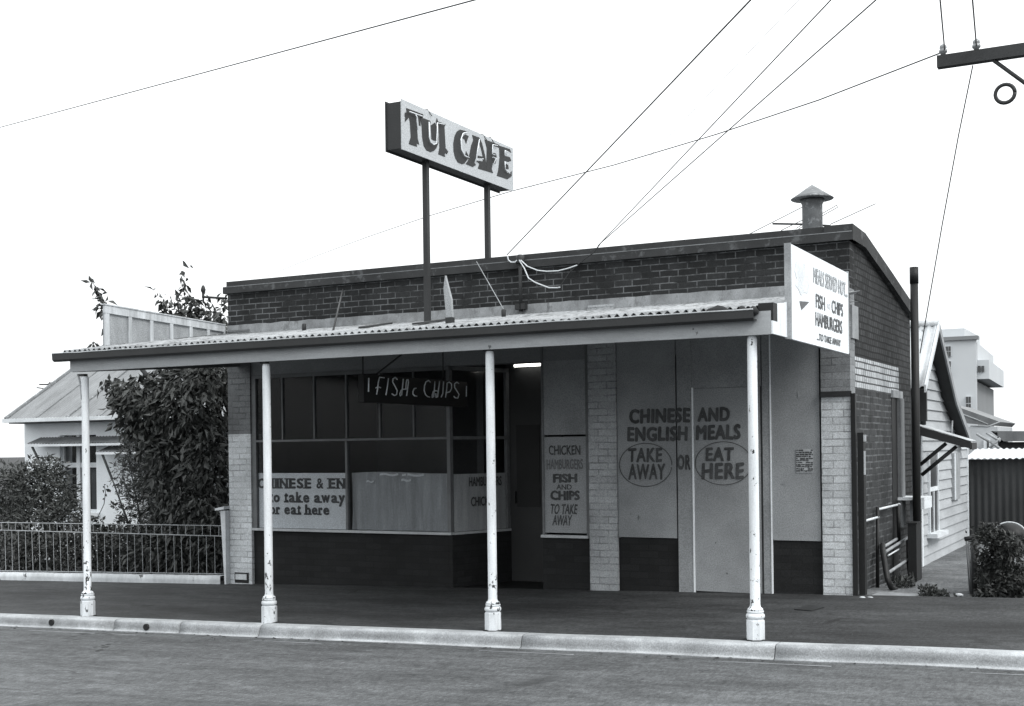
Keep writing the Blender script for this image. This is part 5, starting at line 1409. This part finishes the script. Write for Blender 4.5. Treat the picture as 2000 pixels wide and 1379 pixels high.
for px0, px1, py0, py1 in ((1842, 1858, 676, 697), (1850, 1858, 705, 731), (1887, 1897, 774, 802)):
    A2, C3 = d_at(px0, py1), d_at(px1, py0)
    q = MB(); q.box(A2.x, C3.x, dY - .12, dY - .001, A2.z, C3.z); wq = q.build("window", M['far'], mb_)
    q = MB()
    nx = 3 if px1 - px0 > 12 else 2
    for i in range(nx):
        for j in range(2):
            xx0 = A2.x + (C3.x - A2.x) * (i + .08) / nx; xx1 = A2.x + (C3.x - A2.x) * (i + .92) / nx
            z0_ = A2.z + (C3.z - A2.z) * (j + .06) / 2; z1_ = A2.z + (C3.z - A2.z) * (j + .94) / 2
            q.box(xx0, xx1, dY - .14, dY - .121, z0_, z1_)
    q.build("pane", M['farwin'], wq)
for px0, px1 in ((1909, 1914), (1916, 1921)):
    A2, C3 = d_at(px0, 726), d_at(px1, 714)
    q = MB(); q.box(A2.x, C3.x, dY + .2, dY + .29, A2.z, C3.z); q.build("window", M['farwin'], mb_)

# slatted gate and hedge on the right of the alley
sgx = thing("slatted_gate", "dark slatted gate end beside the hedge on the right of the alley", "gate", at(1897, 1150, Y=14.2))
for i in range(5):
    p0_ = at(1887 + i*4.2, 1052, Y=14.6); p1_ = at(1893 + i*3.6, 1150, Y=14.4)
    q = MB(); q.tube([(p0_.x, 14.6, p0_.z), (p1_.x, 14.45, 0.0)], .009, 6); q.build("slat", M['winframe'], sgx)
a_, c_ = at(1884, 1053, Y=14.6), at(1907, 1049, Y=14.6)
q = MB(); q.tube([a_, c_], .026, 6); q.build("rail", M['timber'], sgx)
q = MB(); q.tube([at(1904, 1045, Y=14.5), at(1903, 1152, Y=14.4)], .03, 8); q.build("post", M['timber'], sgx)
rod("fence_wire", "thin pale wire running right from the slatted gate over the hedge", [at(1900, 1047, Y=14.5), at(1928, 1045, Y=14.5)], .004, 'trim', "wire")
hg = thing("dark_hedge", "dark unclipped hedge at the right edge of the footpath", "hedge", at(1940, 1160, Y=14.0))
hr = random.Random(5)
sp = clump_spots([tc_(1922 + hr.uniform(0, 95), hr.uniform(1040, 1165), 14.1 + hr.uniform(-.3, .4), hr.uniform(.07, .17), hr.uniform(.1, .25), hr.uniform(.06, .16)) for _ in range(46)]
                 + [tc_(1912, 1168, 13.75, .1, .12, .05), tc_(1930, 1150, 13.9, .12, .15, .12)], 7500, .0)
leaves("foliage", M['leaf3'], sp, hg, .055, .03, .1)
q = MB(); 
for i in range(5): branch(q, [V((-1.9 + i*.25, 14.1, -.05)), V((-1.9 + i*.27, 14.15, .6))], .02, .006)
q.build("stems", M['bark'], hg)
# rounded pale-rimmed hood showing over the hedge
rh = thing("rounded_hood", "rounded pale rimmed hood showing above the hedge at the right edge", "hood", at(1965, 1040, Y=15.2))
ctr = at(1972, 1051, Y=15.2); kk = (ctr - EYE).dot(fwd) / FPX
q = MB(); q.blob(ctr + V((0, .25, 0)), 30*kk, .2, 29*kk, 0.02, 3); q.build("shell", M['black'], rh)
q = MB(); q.tube([ctr + V((33*kk*math.cos(t), 0, 31*kk*math.sin(t))) for t in [math.pi*(.05 + .9*i/20) for i in range(21)]], .009, 6); q.build("rim", M['trim'], rh)
# weeds in the alley
wd = thing("weed_clump", "dark leafy weed clump at the mouth of the alley", "weed", at(1825, 1165, Y=13.6))
leaves("foliage", M['leaf'], clump_spots([tc_(1818, 1160, 13.65, .12, .12, .09), tc_(1832, 1165, 13.6, .1, .1, .06), tc_(1812, 1170, 13.6, .1, .1, .04)], 420, .1), wd, .05, .028, -.4)
wd2 = thing("weed_clump", "small weed and rubbish clump below the leaning bed frame", "weed", at(1760, 1145, X=-2.7))
leaves("foliage", M['leaf'], clump_spots([(at(1760, 1143, X=-2.72), V((.12, .2, .08))), (at(1768, 1136, X=-2.72), V((.1, .15, .07)))], 260, .1), wd2, .06, .03, -.2)
wd3 = thing("weed_clump", "scattered low weeds along the right foot of the hedge", "weed", at(1880, 1172, Y=13.6))
leaves("foliage", M['leaf'], clump_spots([tc_(1866 + 16*i, 1172 + 2*i, 13.6, .12, .1, .03) for i in range(9)], 420, .1), wd3, .04, .02, -.4)
for i, (px, py, r_, lab) in enumerate(((1684, 1168, .022, "pale pebble at the foot of the gate post, nearer the cafe wall"), (1700, 1168, .018, "pale pebble right of the gate post on the footpath edge"), (1873, 1163, .03, "pale stone among the weeds beside the hedge"))):
    p = at(px, py, Z=.06); q = MB(); q.blob((p.x, p.y, .065), r_*1.5, r_, r_*.6, .3, 2, i); tag(q.build("pebble", M['stone']), lab, "stone", "pale stones by the alley")

# bits of litter and grit along the gutter
gl_ = MB(); lr = random.Random(3)
for _ in range(90):
    x = lr.uniform(-15, 1); y = KF - .06 - abs(lr.gauss(0, .12)); r_ = lr.uniform(.006, .02)
    zz = gz(x) - KD + .003
    gl_.face([(x + r_ * 1.5 * math.cos(t * 1.2566) * lr.uniform(.5, 1.2), y + r_ * math.sin(t * 1.2566) * lr.uniform(.5, 1.2), zz + lr.uniform(0, .012)) for t in range(5)])
tag(gl_.build("gutter_litter", M['moss']), "scattered dark grit and leaf litter along the road gutter", "litter", kind="stuff")
